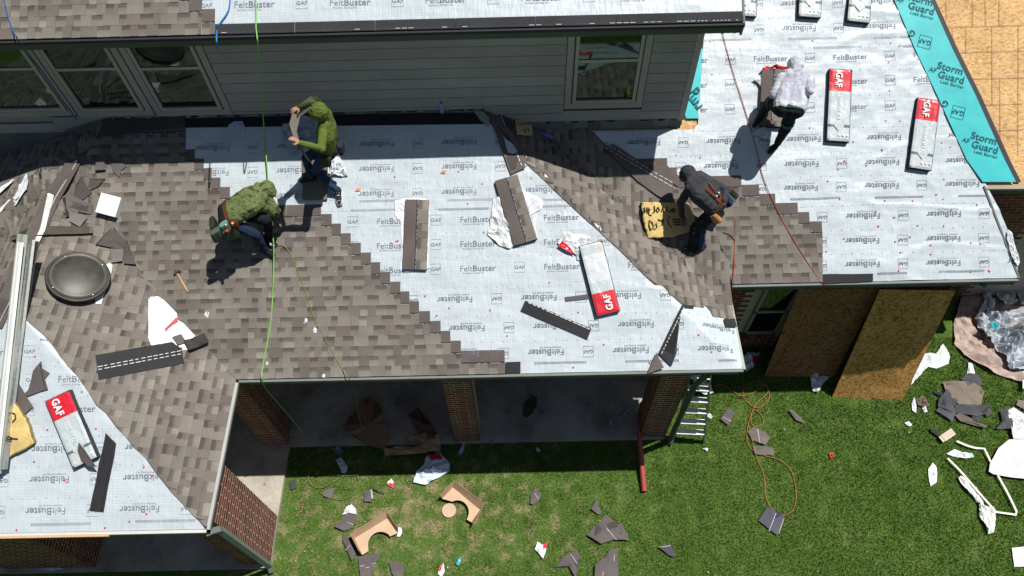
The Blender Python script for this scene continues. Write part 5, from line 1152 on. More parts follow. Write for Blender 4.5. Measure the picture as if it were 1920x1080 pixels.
film([(1323, 780), (1330, 775), (1336, 782), (1332, 785)], zG, 'tiny white scrap right of the ladder', 'paper', 'paper_scrap', amp=.05, col=WH)
film([(1317, 842), (1328, 840), (1326, 846)], zG, 'tiny torn paper below the ladder foot', 'paper', 'paper_scrap', amp=.04, col=WH)
film([(1554, 850), (1563, 849), (1563, 857), (1556, 860)], zG, 'tiny red and white cup on the open lawn', 'cup', 'paper_cup', amp=.08, col=(.65, .05, .05))
film([(1707, 722), (1718, 690), (1730, 664), (1742, 662), (1760, 665), (1775, 660), (1765, 648), (1768, 646), (1781, 670), (1778, 682), (1755, 692), (1738, 687), (1722, 702)], zG, 'long torn piece of printed felt right of the sunlit board', 'felt scrap', 'felt_scrap', amp=.05, col=(.66, .70, .72))
film([(1696, 793), (1704, 790), (1709, 796), (1707, 800), (1700, 798)], zG, 'small white scrap on the lawn left of the tan carton', 'paper', 'paper_scrap', amp=.04, col=WH)
film([(1812, 710), (1815, 680), (1822, 682), (1827, 700), (1820, 714), (1805, 712)], zG, 'torn white film above the shingle heap', 'plastic', amp=.05, col=WH)
film([(1709, 758), (1713, 745), (1718, 760), (1717, 775), (1710, 770)], zG, 'thin white scrap left of the brown clod', 'paper', 'paper_scrap', amp=.04, col=WH)
film([(1728, 762), (1734, 759), (1738, 773), (1732, 774)], zG, 'thin white scrap right under the brown clod', 'paper', 'paper_scrap', amp=.04, col=WH)
film([(1740, 880), (1748, 868), (1755, 874), (1757, 890), (1755, 905), (1745, 912), (1741, 898)], zG, 'leaf-shaped white film on the right lawn', 'plastic', amp=.04, col=WH)
film([(1774, 851), (1790, 842), (1802, 848), (1822, 850), (1826, 857), (1811, 860), (1785, 856)], zG, 'white film with a pale blue end on the right lawn', 'plastic', amp=.05, col=WH, col2=(.4, .6, .68), c2f=lambda q, c: q[0] > c[0]+.12)
film([(1795, 897), (1800, 893), (1830, 915), (1840, 938), (1846, 950), (1860, 952), (1866, 968), (1864, 985), (1860, 1000), (1851, 1002), (1845, 985), (1835, 970), (1834, 945), (1820, 920), (1800, 907)], zG, 'long twisted white plastic with knotted end on the right lawn', 'plastic', amp=.10, col=(.70, .71, .68))
film([(1856, 870), (1872, 840), (1892, 824), (1925, 822), (1990, 830), (1990, 890), (1925, 898), (1895, 895), (1862, 889), (1854, 884)], zG, 'large rounded sheet of white board at the right edge', 'sheet', 'white_sheet', amp=.015, h=.07, col=(.56, .57, .59))
film([(1888, 770), (1900, 764), (1925, 780), (1960, 800), (1950, 824), (1900, 823), (1893, 790)], zG, 'folded white sheet just above the rounded white sheet', 'sheet', 'white_sheet', amp=.03, h=.08, col=(.58, .59, .60))
film([(1896, 1028), (1925, 1024), (1960, 1050), (1925, 1062), (1902, 1063)], zG, 'white paper patch at the right edge near the bottom corner', 'paper', 'paper_wrap', amp=.03, col=WH)
def strapf(pts, wd, label, col=(.64, .62, .54)): return ribbon(pts, wd, zG, .06, col, M_PAPER, 'trim_strip', None, label=label, cat='trim strip')
strapf([(1777, 859), (1800, 882), (1830, 917), (1868, 960), (1905, 965), (1906, 958), (1890, 925), (1865, 880)], .035, 'long bent white trim strip making a hook on the right lawn')
strapf([(1794, 827), (1815, 836), (1830, 840), (1846, 841), (1856, 862), (1868, 885)], .035, 'bent white trim strip running under the rounded white sheet')
# small tan carton
o_, x, y, n_, L_ = frame_on(zG, (1764, 824), (1788, 808), .05); bx = empty('carton', o_, 'small open tan carton on the right lawn', 'box'); mb = MB(); mb.cbox(o_, x*.24, y*.12, n_*.08, (.58, .50, .38)); mk('carton_body', mb, M_CARD, bx); mb = MB(); mb.cbox(o_-x*.14+n_*.03, x*.05, y*.11, n_*.004, (.62, .54, .42)); mk('flap', mb, M_CARD, bx)
# shingle offcuts on the lawn
g_ = (.115, .10, .098); dk_ = (.06, .06, .068); ln = (.5, .5, .52)
def off(pts, label, col=g_, bands=None, h=.03, curl=.03, name='shingle_offcut'):
    return lstrip(pts, zG, label, h=h, col=col, line=bands, lc=ln, name=name, curl=curl)
off([(636, 979), (650, 963), (668, 966), (660, 990), (645, 996), (627, 988)], 'grey offcut with chalk lines under the white film left of the box', bands=[(643, 975, 663, 984)])
off([(645, 1000), (655, 1010), (668, 1040), (660, 1052), (649, 1030), (642, 1012)], 'narrow grey offcut in the shadow of the cardboard box', col=(.10, .09, .09), bands=[(648, 1032, 656, 1022)])
off([(672, 1044), (716, 1036), (700, 1062), (697, 1085), (676, 1085)], 'kite-shaped grey offcut below the cardboard box', bands=[(674, 1062, 705, 1056), (674, 1067, 703, 1061)])
off([(730, 1056), (742, 1051), (758, 1060), (756, 1080), (742, 1085), (735, 1075)], 'dark rounded offcut at the bottom edge')
off([(610, 918), (630, 915), (620, 935), (606, 930)], 'grey offcut at the hose coil in the dry grass', col=(.13, .12, .12))
off([(543, 905), (553, 898), (556, 916), (545, 918)], 'dark tiny offcut beside the concrete corner', col=(.06, .055, .06))
off([(684, 922), (695, 917), (697, 941), (683, 941)], 'upright narrow offcut with black end in the dry grass', bands=[(685, 937, 696, 937)])
film([(694, 918), (698, 918), (700, 936), (696, 934)], zG, 'green white strip next to the upright narrow offcut', 'plastic', 'plastic_scrap', amp=.02, col=(.3, .5, .42))
off([(696, 915), (720, 925), (722, 927), (700, 919)], 'thin black sliver in the dry grass', col=(.02, .02, .02))
off([(995, 930), (1003, 912), (1016, 930), (1010, 938), (1000, 947), (994, 945)], 'small folded dark offcut standing on the middle lawn', bands=[(1002, 925, 1010, 935)])
off([(1108, 955), (1118, 936), (1128, 962), (1122, 965)], 'thin pointed offcut above the large kite offcut')
off([(1100, 1003), (1137, 965), (1165, 990), (1180, 1013), (1150, 1012), (1127, 1020)], 'large kite-shaped offcut in the lower middle lawn', bands=[(1124, 975, 1156, 1012)], h=.05)
off([(1157, 985), (1166, 980), (1178, 1008), (1170, 1008)], 'small wedge offcut leaning on the large kite offcut', h=.05)
off([(1042, 1063), (1060, 1042), (1082, 1031), (1088, 1045), (1080, 1085), (1066, 1062)], 'folded grey offcut at the bottom edge left of the long one', bands=[(1070, 1038, 1083, 1058)], curl=.06)
off([(1114, 1085), (1116, 1060), (1145, 1030), (1157, 1032), (1160, 1085)], 'long grey offcut with white paint smear at the bottom edge', bands=[(1133, 1045, 1130, 1085), (1152, 1040, 1150, 1080)], h=.05)
off([(1234, 1025), (1258, 1021), (1266, 1045), (1255, 1042)], 'triangular offcut with a white edge on the lower lawn', col=(.08, .075, .09), bands=[(1236, 1026, 1258, 1023)])
off([(1422, 976), (1438, 951), (1472, 967), (1457, 1004)], 'square dark blue grey offcut with two white lines at the hose loop', col=(.085, .085, .11), bands=[(1455, 962, 1442, 996), (1470, 972, 1460, 1000)])
off([(1402, 810), (1413, 800), (1437, 812), (1444, 822), (1434, 835), (1410, 825)], 'grey offcut inside the orange hose loop', col=(.15, .13, .12), bands=[(1420, 803, 1425, 830)])
off([(1411, 836), (1450, 840), (1450, 855), (1415, 852)], 'second grey offcut under the first inside the hose loop', col=(.15, .13, .12))
off([(1350, 786), (1364, 765), (1378, 773), (1366, 798)], 'grey offcut with dark band right of the ladder', bands=[(1356, 782, 1371, 790)])
off([(1478, 770), (1484, 769), (1500, 782), (1510, 795), (1492, 788)], 'slender grey offcut on the lawn below the boards', col=(.14, .125, .12))
# heap of offcuts right
for i, (pts, c, lb) in enumerate([([(1768, 716), (1830, 716), (1845, 735), (1838, 760), (1800, 760), (1775, 740)], (.20, .165, .13), 'large brown tabbed shingle piece on top of the heap'),
        ([(1760, 748), (1775, 730), (1795, 752), (1785, 775), (1758, 762)], (.07, .07, .08), 'dark shingle back lying over the left side of the heap'), ([(1755, 770), (1770, 752), (1795, 770), (1785, 790)], (.09, .09, .11), 'blue grey offcut at the lower left of the heap'),
        ([(1788, 760), (1855, 758), (1850, 775), (1830, 782), (1795, 775)], (.075, .075, .085), 'dark granule back along the bottom of the heap'), ([(1790, 778), (1800, 775), (1850, 800), (1845, 803), (1800, 790)], (.15, .125, .105), 'long brown sliver below the heap'),
        ([(1815, 700), (1835, 705), (1840, 722), (1825, 730), (1800, 712)], (.08, .08, .09), 'dark piece at the top of the heap under the white film'), ([(1850, 765), (1862, 772), (1850, 782), (1845, 775)], (.08, .08, .09), 'small dark corner right of the heap'),
        ([(1820, 775), (1840, 780), (1835, 795), (1822, 788)], (.06, .06, .07), 'dark piece between heap and brown sliver'), ([(1750, 732), (1765, 738), (1768, 745), (1752, 738)], (.05, .05, .055), 'dark sliver left of the heap')]):
    off(pts, lb, c, None, h=.03+.02*(9-i)/9, curl=.05)
film([(1716, 750), (1730, 743), (1738, 752), (1742, 762), (1733, 765), (1720, 760)], zG, 'clod of brown torn shingle on the lawn near the sunlit board', 'shingle scrap', 'shingle_offcut', amp=.09, col=(.17, .13, .10), mat=M_SH)
off([(1874, 772), (1885, 765), (1892, 768), (1896, 805), (1865, 805), (1878, 790)], 'dark offcut leaning on the folded white sheet', col=(.09, .09, .10), curl=.08); off([(1908, 750), (1925, 752), (1925, 770), (1905, 760)], 'tan offcut at the right edge above the folded white sheet', col=(.2, .17, .14))
off([(1742, 802), (1760, 808), (1770, 815), (1760, 820), (1745, 810)], 'dark crumpled offcut touching the tan carton', col=(.05, .045, .045), curl=.06)
# tarps and drop cloth piled at the right
film([(1788, 600), (1800, 560), (1830, 545), (1850, 560), (1920, 560), (1990, 560), (1990, 720), (1920, 720), (1860, 700), (1810, 670), (1788, 645)], zG, 'dusty pink brown drop cloth spread under the grey tarp', 'tarp', 'drop_cloth', h=.02, amp=.14, col=(.44, .34, .29), mat=M_CLOTH)
film([(1824, 600), (1836, 575), (1855, 590), (1890, 585), (1990, 590), (1990, 695), (1905, 697), (1885, 690), (1868, 660), (1835, 625)], zG, 'crumpled light grey tarp piled on the drop cloth', 'tarp', 'grey_tarp', h=.06, amp=.36, col=(.46, .49, .54), mat=M_CLOTH)
film([(1838, 548), (1850, 540), (1862, 580), (1850, 600), (1842, 575)], zG, 'white plastic roll between the tarps and the downspout', 'plastic', 'plastic_roll', h=.1, amp=.22, col=WH)
film([(1866, 552), (1884, 543), (1902, 546), (1906, 568), (1888, 574), (1872, 566)], zG, 'torn cream paper bag behind the grey tarp', 'bag', 'paper_bag', h=.1, amp=.16, col=(.62, .60, .50))
film([(1905, 548), (1935, 540), (1938, 572), (1910, 575)], zG, 'white crumpled bag at the right edge behind the grey tarp', 'bag', 'plastic_bag', h=.1, amp=.2, col=WH)
film([(1918, 680), (1926, 676), (1926, 730), (1917, 728)], zG, 'upright white panel edge at the right border of the photo', 'panel', 'upright_board', h=.1, amp=.02, col=WH)
film([(1855, 605), (1870, 603), (1872, 615), (1862, 620)], zG, 'teal membrane scrap poking from the grey tarp', 'scrap', 'teal_scrap', h=.4, amp=.06, col=(.03, .33, .36))
film([(70, 1068), (90, 1062), (112, 1063), (120, 1067), (95, 1071)], zP, 'small white plate-like scrap at the foot of the wide pier', 'scrap', 'plastic_scrap', h=.02, amp=.02, col=(.5, .6, .65))
for (x, y, r) in [(550, 898, 3), (560, 930, 3), (575, 905, 4), (585, 942, 5), (533, 985, 3), (530, 960, 4), (540, 945, 3), (548, 925, 2), (600, 900, 3), (618, 945, 3)]:
    pass
mb = MB(); rr = random.Random(3)
for i in range(45):
    x, y = rr.uniform(-4.0, -3.65)+(rr.random()**2)*.6, rr.uniform(2.7, 4.2); s_ = rr.uniform(.006, .022); mb.cbox((x, y, .015), (s_, s_*.3, 0), (-s_*.4, s_, 0), (0, 0, .02), rr.choice([(.30, .10, .06), (.24, .08, .05), (.4, .3, .22)]))
mk('brick_chips', mb, M_MORTAR, None, 'reddish brick chips scattered along the patio edge', 'rubble', kind='stuff')
# ------------------------------------------------------------------ people
class Body:
    def __init__(s): s.pr = []; s.J = {}
    def cap(s, a, b, r0, r1, col): s.pr.append((np.array(a, float), np.array(b, float), r0, r1, col))
    def ball(s, c, r, col): s.cap(c, np.array(c)+1e-4, r, r, col)
    def wide(s, a, b, side, w0, w1, r0, r1, col):
        sd = unit(side)
        for k in (-1, 0, 1): s.cap(np.array(a)+sd*w0*k, np.array(b)+sd*w1*k, r0, r1, col)
    def hand(s, wrist, tip, palmn, col, curl=.5):
        w_, t = np.array(wrist, float), np.array(tip, float); d = unit(t-w_); n_ = unit(np.array(palmn)-d*(np.array(palmn)@d)); sd = np.cross(d, n_)
        for k in (-1.4, -.5, .5, 1.4): s.cap(w_, w_+d*.085+sd*.016*k, .020, .015, col)
        for k, L in ((-1.4, .055), (-.5, .072), (.5, .078), (1.4, .066)):
            a = w_+d*.085+sd*.020*k; m_ = a+d*L*.5*(1-curl*.3)+sd*.002*k+n_*L*.25*curl; e = m_+unit(d*(1-curl)+n_*curl*1.2)*L*.55; s.cap(a, m_, .0105, .0095, col); s.cap(m_, e, .0095, .008, col)
        a = w_+d*.03+sd*.03; m_ = a+unit(d*.6+sd*.8+n_*.3)*.04; s.cap(w_+d*.01, a, .018, .014, col); s.cap(a, m_, .014, .011, col); s.cap(m_, m_+unit(d+n_*.6)*.032, .011, .009, col)
    def foot(s, ankle, toe, col, sole=(.5, .5, .48)):
        a, t = np.array(ankle, float), np.array(toe, float); d = unit(t-a); s.cap(a, a+np.array([0, 0, -.03]), .048, .045, col)
        h = a-d*.05+np.array([0, 0, -.035]); s.cap(h, t-d*.04, .040, .038, col); s.cap(t-d*.08, t, .042, .034, col)
    def build(s, name, label, parent_loc, colf=None, fold=.008, vox=.009, seed=0):
        vs, fs = [], []; mb = MB()
        for a, b, r0, r1, c in s.pr:
            L_ = np.linalg.norm(b-a)
            if L_ < .001: mb.ball(a, r0, n=14); continue
            n = max(2, int(L_/.03)); mb.tube([a+(b-a)*i/n for i in range(n+1)], [r0+(r1-r0)*i/n for i in range(n+1)], 12); mb.ball(a, r0, n=12); mb.ball(b, r1, n=12)
        me = bpy.data.meshes.new('tmp'); me.from_pydata(mb.v, [], mb.f); o = bpy.data.objects.new('tmp', me); COL.objects.link(o)
        m = o.modifiers.new('r', 'REMESH'); m.mode = 'VOXEL'; m.voxel_size = vox; m2 = o.modifiers.new('s', 'SMOOTH'); m2.iterations = 3; m2.factor = .5
        bpy.context.view_layer.update(); me2 = bpy.data.meshes.new_from_object(o.evaluated_get(bpy.context.evaluated_depsgraph_get())); bpy.data.objects.remove(o); bpy.data.meshes.remove(me)
        nv = len(me2.vertices); V = np.empty(nv*3); me2.vertices.foreach_get('co', V); V = V.reshape(-1, 3); NN = np.empty(nv*3); me2.vertices.foreach_get('normal', NN); NN = NN.reshape(-1, 3)
        D = np.full((len(s.pr), nv), 9.)
        for i, (a, b, r0, r1, c) in enumerate(s.pr):
            ab = b-a; t = np.clip(((V-a)@ab)/(ab@ab+1e-12), 0, 1); D[i] = np.linalg.norm(V-(a+t[:, None]*ab), axis=1)-(r0+(r1-r0)*t)
        idx = D.argmin(0); cols = np.array([p[4][:3] for p in s.pr])[idx]; isk = np.array([len(p[4]) > 3 for p in s.pr])[idx]
        for i in range(nv):
            v = V[i]
            if isk[i]: continue
            f = abs(mnoise.noise(Vector((v[0]*9+seed, v[1]*21, v[2]*13))))*1.9+.35*mnoise.noise(Vector((v[0]*30, v[1]*40+seed, v[2]*24)))
            V[i] = v+NN[i]*fold*(f-.35)
            if colf: cols[i] = colf(v, cols[i], idx[i])
        me2.vertices.foreach_set('co', (V-parent_loc).ravel()); me2.name = 'body'
        nl = len(me2.loops); li = np.empty(nl, dtype=np.int32); me2.loops.foreach_get('vertex_index', li); C4 = np.ones((nl, 4)); C4[:, :3] = cols[li]
        at = me2.color_attributes.new('Col', 'FLOAT_COLOR', 'CORNER'); at.data.foreach_set('color', C4.ravel()); me2.materials.clear(); me2.materials.append(M_CLOTH)
        me2.polygons.foreach_set('use_smooth', [True]*len(me2.polygons)); me2.update()
        r = empty(name, parent_loc, label, 'person', 'roofers at work'); b = bpy.data.objects.new('body', me2); COL.objects.link(b); b.parent = r; WO[b] = WO[r]; return r
SK = (.42, .22, .15, 1)
def J(px, py, zf, h): return hit(px, py, zf, h)
def side_of(a, b, ref):   # sideways axis of a limb-bearing segment
    return unit(np.cross(unit(np.array(b)-np.array(a)), ref))
def hood(B, neck, head, face, col, r=.118):
    B.ball(head, r, col); B.cap(head, neck, r*.92, .085, col); f = unit(face); B.cap(head+f*.02, head+f*.055, r*.86, r*.80, col); B.ball(head+f*.066, .086, SK); B.cap(head+f*.13+np.array([0, 0, -.01]), head+f*.155+np.array([0, 0, -.015]), .014, .010, SK)
# A: green hoodie, handling shingles by the wall
B = Body(); GH = (.105, .14, .03); JE = (.022, .045, .10)
an1 = J(634, 358, zFR, .10); kn1 = near(591, 318, an1, .43); hip1 = near(612, 292, kn1, .42); pel = hip1+np.array([.03, .09, .03])
hip2 = pel+np.array([-.02, .09, 0]); an2 = J(583, 333, zFR, .10); kn2 = near(574, 297, hip2, .42, 1); 
ch = near(612, 246, pel, .36); nk = near(608, 221, ch, .20); hd = near(599, 209, nk, .15)
facing = unit(np.array([-1., -.1, -.5]))
sd = np.array([.05, 1., .1])
B.wide(pel, pel+(ch-pel)*.4, sd, .075, .06, .105, .10, (.02, .02, .025)); B.wide(pel+(ch-pel)*.25, ch, sd, .07, .09, .115, .125, GH); B.wide(ch, nk-(nk-ch)*.2, sd, .09, .10, .12, .085, GH)
hood(B, nk, hd, facing, GH)
s1 = ch+unit(nk-ch)*.14-unit(sd)*.17; s2 = ch+unit(nk-ch)*.14+unit(sd)*.17
e1 = near(603, 279, s1, .29, -1); w1 = near(563, 268, e1, .27, -1); h1 = near(550, 260, w1, .10, -1)
e2 = near(592, 188, s2, .26, -1); w2 = near(562, 200, e2, .24, -1); h2 = near(549, 207, w2, .10, -1)
B.cap(s1, e1, .066, .055, GH); B.cap(e1, w1, .052, .036, GH); B.hand(w1, h1, (-.3, 0, -1), SK); B.cap(s2, e2, .066, .055, (.03, .05, .012)); B.cap(e2, w2, .052, .036, (.03, .05, .012)); B.hand(w2, h2, (-.3, 0, -1), SK)
B.cap(hip1, kn1, .098, .068, JE); B.cap(kn1, an1, .066, .046, JE); B.cap(hip2, kn2, .095, .068, JE); B.cap(kn2, an2, .066, .046, JE)
B.foot(an1, J(637, 380, zFR, .05), (.03, .03, .035)); B.foot(an2, J(566, 340, zFR, .05), (.03, .03, .035))
A = B.build('person', 'roofer in bright green hoodie and jeans bending a shingle by the wall', J(610, 345, zFR, 0), seed=1)
mb = MB(); t = J(637, 384, zFR, .06); a = an1; d = unit(t-a); mb.tube([a-d*.07+np.array([0, 0, -.075]), t-d*.05+np.array([0, 0, -.012]), t+np.array([0, 0, -.01])], [.045, .048, .036], 12, (.72, .70, .66), flat=.35); mk('shoe_sole', mb, M_PAPER, A, smooth=True)
mb = MB(); 
for q in range(4): c = a+(t-a)*(.25+.17*q)+np.array([0, 0, .035-.004*q]); mb.cbox(c, np.cross(d, (0, 0, 1))*.05, d*.008, (0, 0, .006), (.75, .75, .75))
mk('laces', mb, M_PAPER, A, kind='stuff')
def belt(A, c, ax_, up_, r, col, n=22, sq=.8):
    mb = MB(); ax_, up_ = unit(ax_), unit(up_); ay = np.cross(up_, ax_); P = [c+ax_*r*math.cos(t)+ay*r*sq*math.sin(t) for t in np.linspace(0, 2*math.pi, n)]
    for i in range(n-1): mb.quad(P[i]-up_*.028, P[i+1]-up_*.028, P[i+1]+up_*.028, P[i]+up_*.028, col)
    mk('belt', mb, M_CLOTH, A)
def pouch(A, c, x, y, z, col, name='tool_pouch', mat=None):
    """a soft tapered bag"""
    c, x, y, z = [np.array(t, float) for t in (c, x, y, z)]; mb = MB(); V = []
    for k, (f, g) in enumerate(((-.5, .72), (-.35, .95), (0, 1.), (.4, .96), (.5, .85))):
        for t in range(10):
            th = 2*math.pi*t/10; cx_, sy_ = math.copysign(abs(math.cos(th))**.6, math.cos(th)), math.copysign(abs(math.sin(th))**.6, math.sin(th)); V.append(c+x*.5*g*cx_+y*.5*g*sy_+z*f)
    F = [(k*10+t, k*10+(t+1) % 10, (k+1)*10+(t+1) % 10, (k+1)*10+t) for k in range(4) for t in range(10)]+[tuple(range(9, -1, -1)), tuple(range(40, 50))]
    mb.add(V, F, col); return mk(name, mb, mat or M_CLOTH, A, smooth=False)
belt(A, pel+(ch-pel)*.12, (1, 0, 0), ch-pel, .20, (.05, .045, .03)); pouch(A, pel+np.array([-.02, -.21, .0]), (.16, 0, 0), (0, .09, .02), (.02, .02, .16), (.05, .055, .035)); pouch(A, pel+np.array([.17, .0, .02]), (.09, 0, 0), (0, .16, 0), (0, .03, .15), (.03, .03, .04))
# bent shingle strip in his hands
def held(pts3, wdv, col, label, name='held_shingle'):
    mb = MB(); P = [np.array(p, float) for p in pts3]; Q = []
    for i in range(len(P)-1):
        for q in range(5): Q.append(P[i]*(1-q/5)+P[i+1]*(q/5))
    Q.append(P[-1]); W_ = np.array(wdv, float)
    for i in range(len(Q)-1):
        mb.add([Q[i], Q[i+1], Q[i+1]+W_*.5, Q[i]+W_*.5], [(0, 1, 2, 3)], (.05, .05, .05)); mb.add([Q[i]+W_*.5, Q[i+1]+W_*.5, Q[i+1]+W_, Q[i]+W_], [(0, 1, 2, 3)], col)
        o2 = np.array([.006, 0, .003]); mb.add([Q[i]+o2, Q[i+1]+o2, Q[i+1]+W_+o2, Q[i]+W_+o2], [(3, 2, 1, 0)], col)
    return mk(name, mb, M_SH, None, label, 'shingle')
zc = h1
held([near(582, 180, h2, .22, -1), h2+np.array([0, 0, .01]), (h1+h2)/2+np.array([-.05, 0, 0]), h1, near(572, 296, h1, .30, 1)], (.06, -.01, -.12), (.19, .17, .14), 'bent shingle strip held up by the roofer in green hoodie')
film([(531, 238), (545, 228), (562, 222), (600, 226), (606, 250), (588, 262), (566, 262), (556, 285), (545, 292), (532, 262)], zFR, 'bluish torn bundle wrap under the hands of the roofer in green hoodie', 'plastic', h=.06, amp=.14, col=(.34, .40, .46))
o_ = px_piece([(566, 298), (614, 296), (613, 374), (568, 374)], zFR, .03, .03, (.16, .14, .115), M_SH, 'shingle_stack', None, curl=.004, label='short shingle stack on the felt under the knees of the roofer in green hoodie', cat='shingles')
film([(618, 305), (636, 294), (646, 312), (651, 326), (654, 330), (640, 332), (628, 330), (612, 335), (620, 322)], zFR, 'bright white wrap piece behind the knee of the roofer in green hoodie', 'plastic', h=.03, amp=.14, col=(.72, .76, .80))
# B: camo hoodie, kneeling at the shingle edge
B = Body(); CM = (.135, .165, .062); BK = (.016, .017, .02)
def camo(v, c, i):
    if abs(c[0]-CM[0]) > .005: return c
    f = mnoise.noise(Vector((v[0]*16, v[1]*16, v[2]*16)))+.4*mnoise.noise(Vector((v[0]*33, v[1]*33, v[2]*33)))
    return (.045, .06, .025) if f > .32 else ((.10, .125, .05) if f < -.3 else c)
an1 = J(498, 470, zF, .10); kn1 = near(480, 440, an1, .40, -1); pel = near(424, 404, kn1, .46, -1); hip1 = pel+np.array([.03, -.09, -.02]); hip2 = pel+np.array([0, .09, -.02])
an2 = J(505, 440, zF, .10); kn2 = near(500, 412, an2, .42, -1)
ch = near(468, 378, pel, .36, -1); nk = near(490, 363, ch, .20, 1); hd = near(500, 354, nk, .13, 1); sd = np.array([-.25, 1., 0])
B.wide(pel, pel+(ch-pel)*.35, sd, .09, .08, .11, .11, BK); B.wide(pel+(ch-pel)*.2, ch, sd, .085, .09, .12, .135, CM); B.wide(ch, nk, sd, .10, .08, .13, .085, CM)
hood(B, nk, hd, (.8, -.45, -.55), CM)
s1 = nk-unit(sd)*.16-(nk-ch)*.2; s2 = nk+unit(sd)*.15-(nk-ch)*.2
e1 = near(510, 400, s1, .29, 1); w1 = near(519, 417, e1, .22, 1); h1 = near(527, 423, w1, .09, 1)
e2 = near(520, 395, s2, .29, 1); w2 = near(517, 425, e2, .24, 1); h2 = near(515, 437, w2, .09, 1)
B.cap(s1, e1, .07, .055, CM); B.cap(e1, w1, .052, .036, CM); B.hand(w1, h1, (0, 0, -1), SK, .8); B.cap(s2, e2, .068, .055, CM); B.cap(e2, w2, .052, .036, BK); B.hand(w2, h2, (0, 0, -1), BK, .8)
B.cap(hip1, kn1, .10, .07, (.018, .03, .06)); B.cap(kn1, an1, .066, .046, (.018, .03, .06)); B.cap(hip2, kn2, .10, .07, BK); B.cap(kn2, an2, .066, .046, BK)
B.foot(an1, J(512, 478, zF, .05), BK); B.foot(an2, J(524, 436, zF, .05), BK)
P2 = B.build('person', 'crouching roofer in green camouflage hoodie with bulging tool belt', J(460, 440, zF, 0), colf=camo, seed=2)
ub = unit(ch-pel); belt(P2, pel+ub*.06, sd, ub, .215, (.09, .035, .02), sq=.75)
dn = np.array([0, 0, -1.])
pouch(P2, pel-unit(sd)*.24+dn*.10+ub*.02, ub*.22, -unit(sd)*.11, (0, 0, .22), (.05, .065, .04)); pouch(P2, pel-unit(sd)*.20+dn*.04-ub*.16, ub*.17, unit(sd)*.10, (0, 0, .20), (.07, .10, .07)); pouch(P2, pel-unit(sd)*.05-ub*.19+dn*.02, ub*.09, unit(sd)*.22, (0, 0, .22), (.03, .035, .025)); pouch(P2, pel-unit(sd)*.2-ub*.02+np.array([0, 0, .05]), ub*.12, unit(sd)*.09, (0, 0, .10), (.13, .26, .22))
pouch(P2, pel-unit(sd)*.24+ub*.12+np.array([0, 0, .0]), ub*.10, unit(sd)*.09, (0, 0, .12), (.09, .035, .02))
mb = MB(); c = pel-unit(sd)*.27+ub*.10+np.array([0, 0, .04]); mb.tube([c, c+np.array([.03, -.03, .09])], .016, 8, (.75, .16, .02)); mk('orange_tool', mb, M_GLOSS, P2); mb = MB(); c = c-ub*.08; mb.tube([c, c+np.array([.02, -.02, .11])], .014, 8, (.5, .55, .6)); mk('silver_tool', mb, M_METAL, P2); mb = MB(); c = c-ub*.02-unit(sd)*.03; mb.tube([c, c+np.array([.03, -.03, .05])], .02, 8, (.55, .04, .02)); mk('red_tool', mb, M_GLOSS, P2)
def nailgun(zf, px0, px1, label):
    o_, x, y, n_, L_ = frame_on(zf, px0, px1, .06); g = empty('nail_gun', o_, label, 'nail gun'); mb = MB(); mb.tube([o_-x*.11, o_+x*.02], .042, 12, (.03, .03, .03)); mb.tube([o_+x*.02, o_+x*.09], [.034, .022], 12, (.55, .56, .58)); mk('housing', mb, M_METAL, g)
    mb = MB(); mb.tube([o_-x*.05, o_-x*.08+y*.13], [.02, .018], 8, (.02, .02, .02)); mk('handle', mb, M_GLOSS, g); mb = MB(); mb.lathe(o_+x*.0+y*.09-n_*.03, [(.055, 0), (.058, .05), (.05, .055)], x, n_, y, 16, (.05, .05, .05)); mk('nail_coil', mb, M_GLOSS, g); return g
nailgun(zF, (492, 452), (518, 462), 'black and silver coil nail gun by the boot of the camouflaged roofer')
# C: dark hooded roofer with leather harness
B = Body(); DG = (.045, .048, .055)
an1 = J(1315, 462, zRW, .10); kn1 = near(1316, 424, an1, .33, -1); pel = near(1345, 386, kn1, .385, -1)
an2 = J(1296, 464, zRW, .10); kn2 = near(1302, 428, an2, .33, -1)
ch = near(1315, 356, pel, .36, -1); nk = near(1299, 338, ch, .20, 1); hd = near(1290, 324, nk, .14, 1); sd = unit(np.array([.55, .8, 0])); hip1 = pel-sd*.05+np.array([0, 0, -.02]); hip2 = pel-sd*.13
B.wide(pel, pel+(ch-pel)*.35, sd, .09, .08, .11, .11, BK); B.wide(pel+(ch-pel)*.2, ch, sd, .085, .10, .12, .13, DG); B.wide(ch, nk, sd, .105, .08, .125, .085, DG)
hood(B, nk, hd, (-.7, -.4, -.7), DG)
s1 = nk-sd*.15-(nk-ch)*.15; s2 = nk+sd*.16-(nk-ch)*.25
e1 = near(1276, 380, s1, .29, 1); w1 = near(1279, 406, e1, .25, 1); h1 = near(1281, 420, w1, .10, 1)
e2 = near(1361, 356, s2, .27, 1); w2 = near(1357, 376, e2, .2, -1); h2 = near(1350, 386, w2, .08, 1)
B.cap(s1, e1, .068, .056, DG); B.cap(e1, w1, .052, .038, DG); B.hand(w1, h1, (0, 0, -1), (.20, .08, .07, 1), .6); B.cap(s2, e2, .068, .056, DG); B.cap(e2, w2, .052, .038, DG); B.hand(w2, h2, (0, 0, -1), (.20, .08, .07, 1), .7)
B.cap(hip1, kn1, .10, .07, BK); B.cap(kn1, an1, .068, .048, (.03, .055, .11)); B.cap(hip2, kn2, .10, .07, BK); B.cap(kn2, an2, .068, .048, BK)
B.foot(an1, J(1300, 470, zRW, .05), BK); B.foot(an2, J(1282, 468, zRW, .05), BK)
P3 = B.build('person', 'roofer in dark grey hood with brown leather harness leaning on the yellow cushion', J(1320, 445, zRW, 0), seed=3)
ub = unit(ch-pel); belt(P3, pel+ub*.03, sd, ub, .22, (.06, .035, .02), sq=.75)
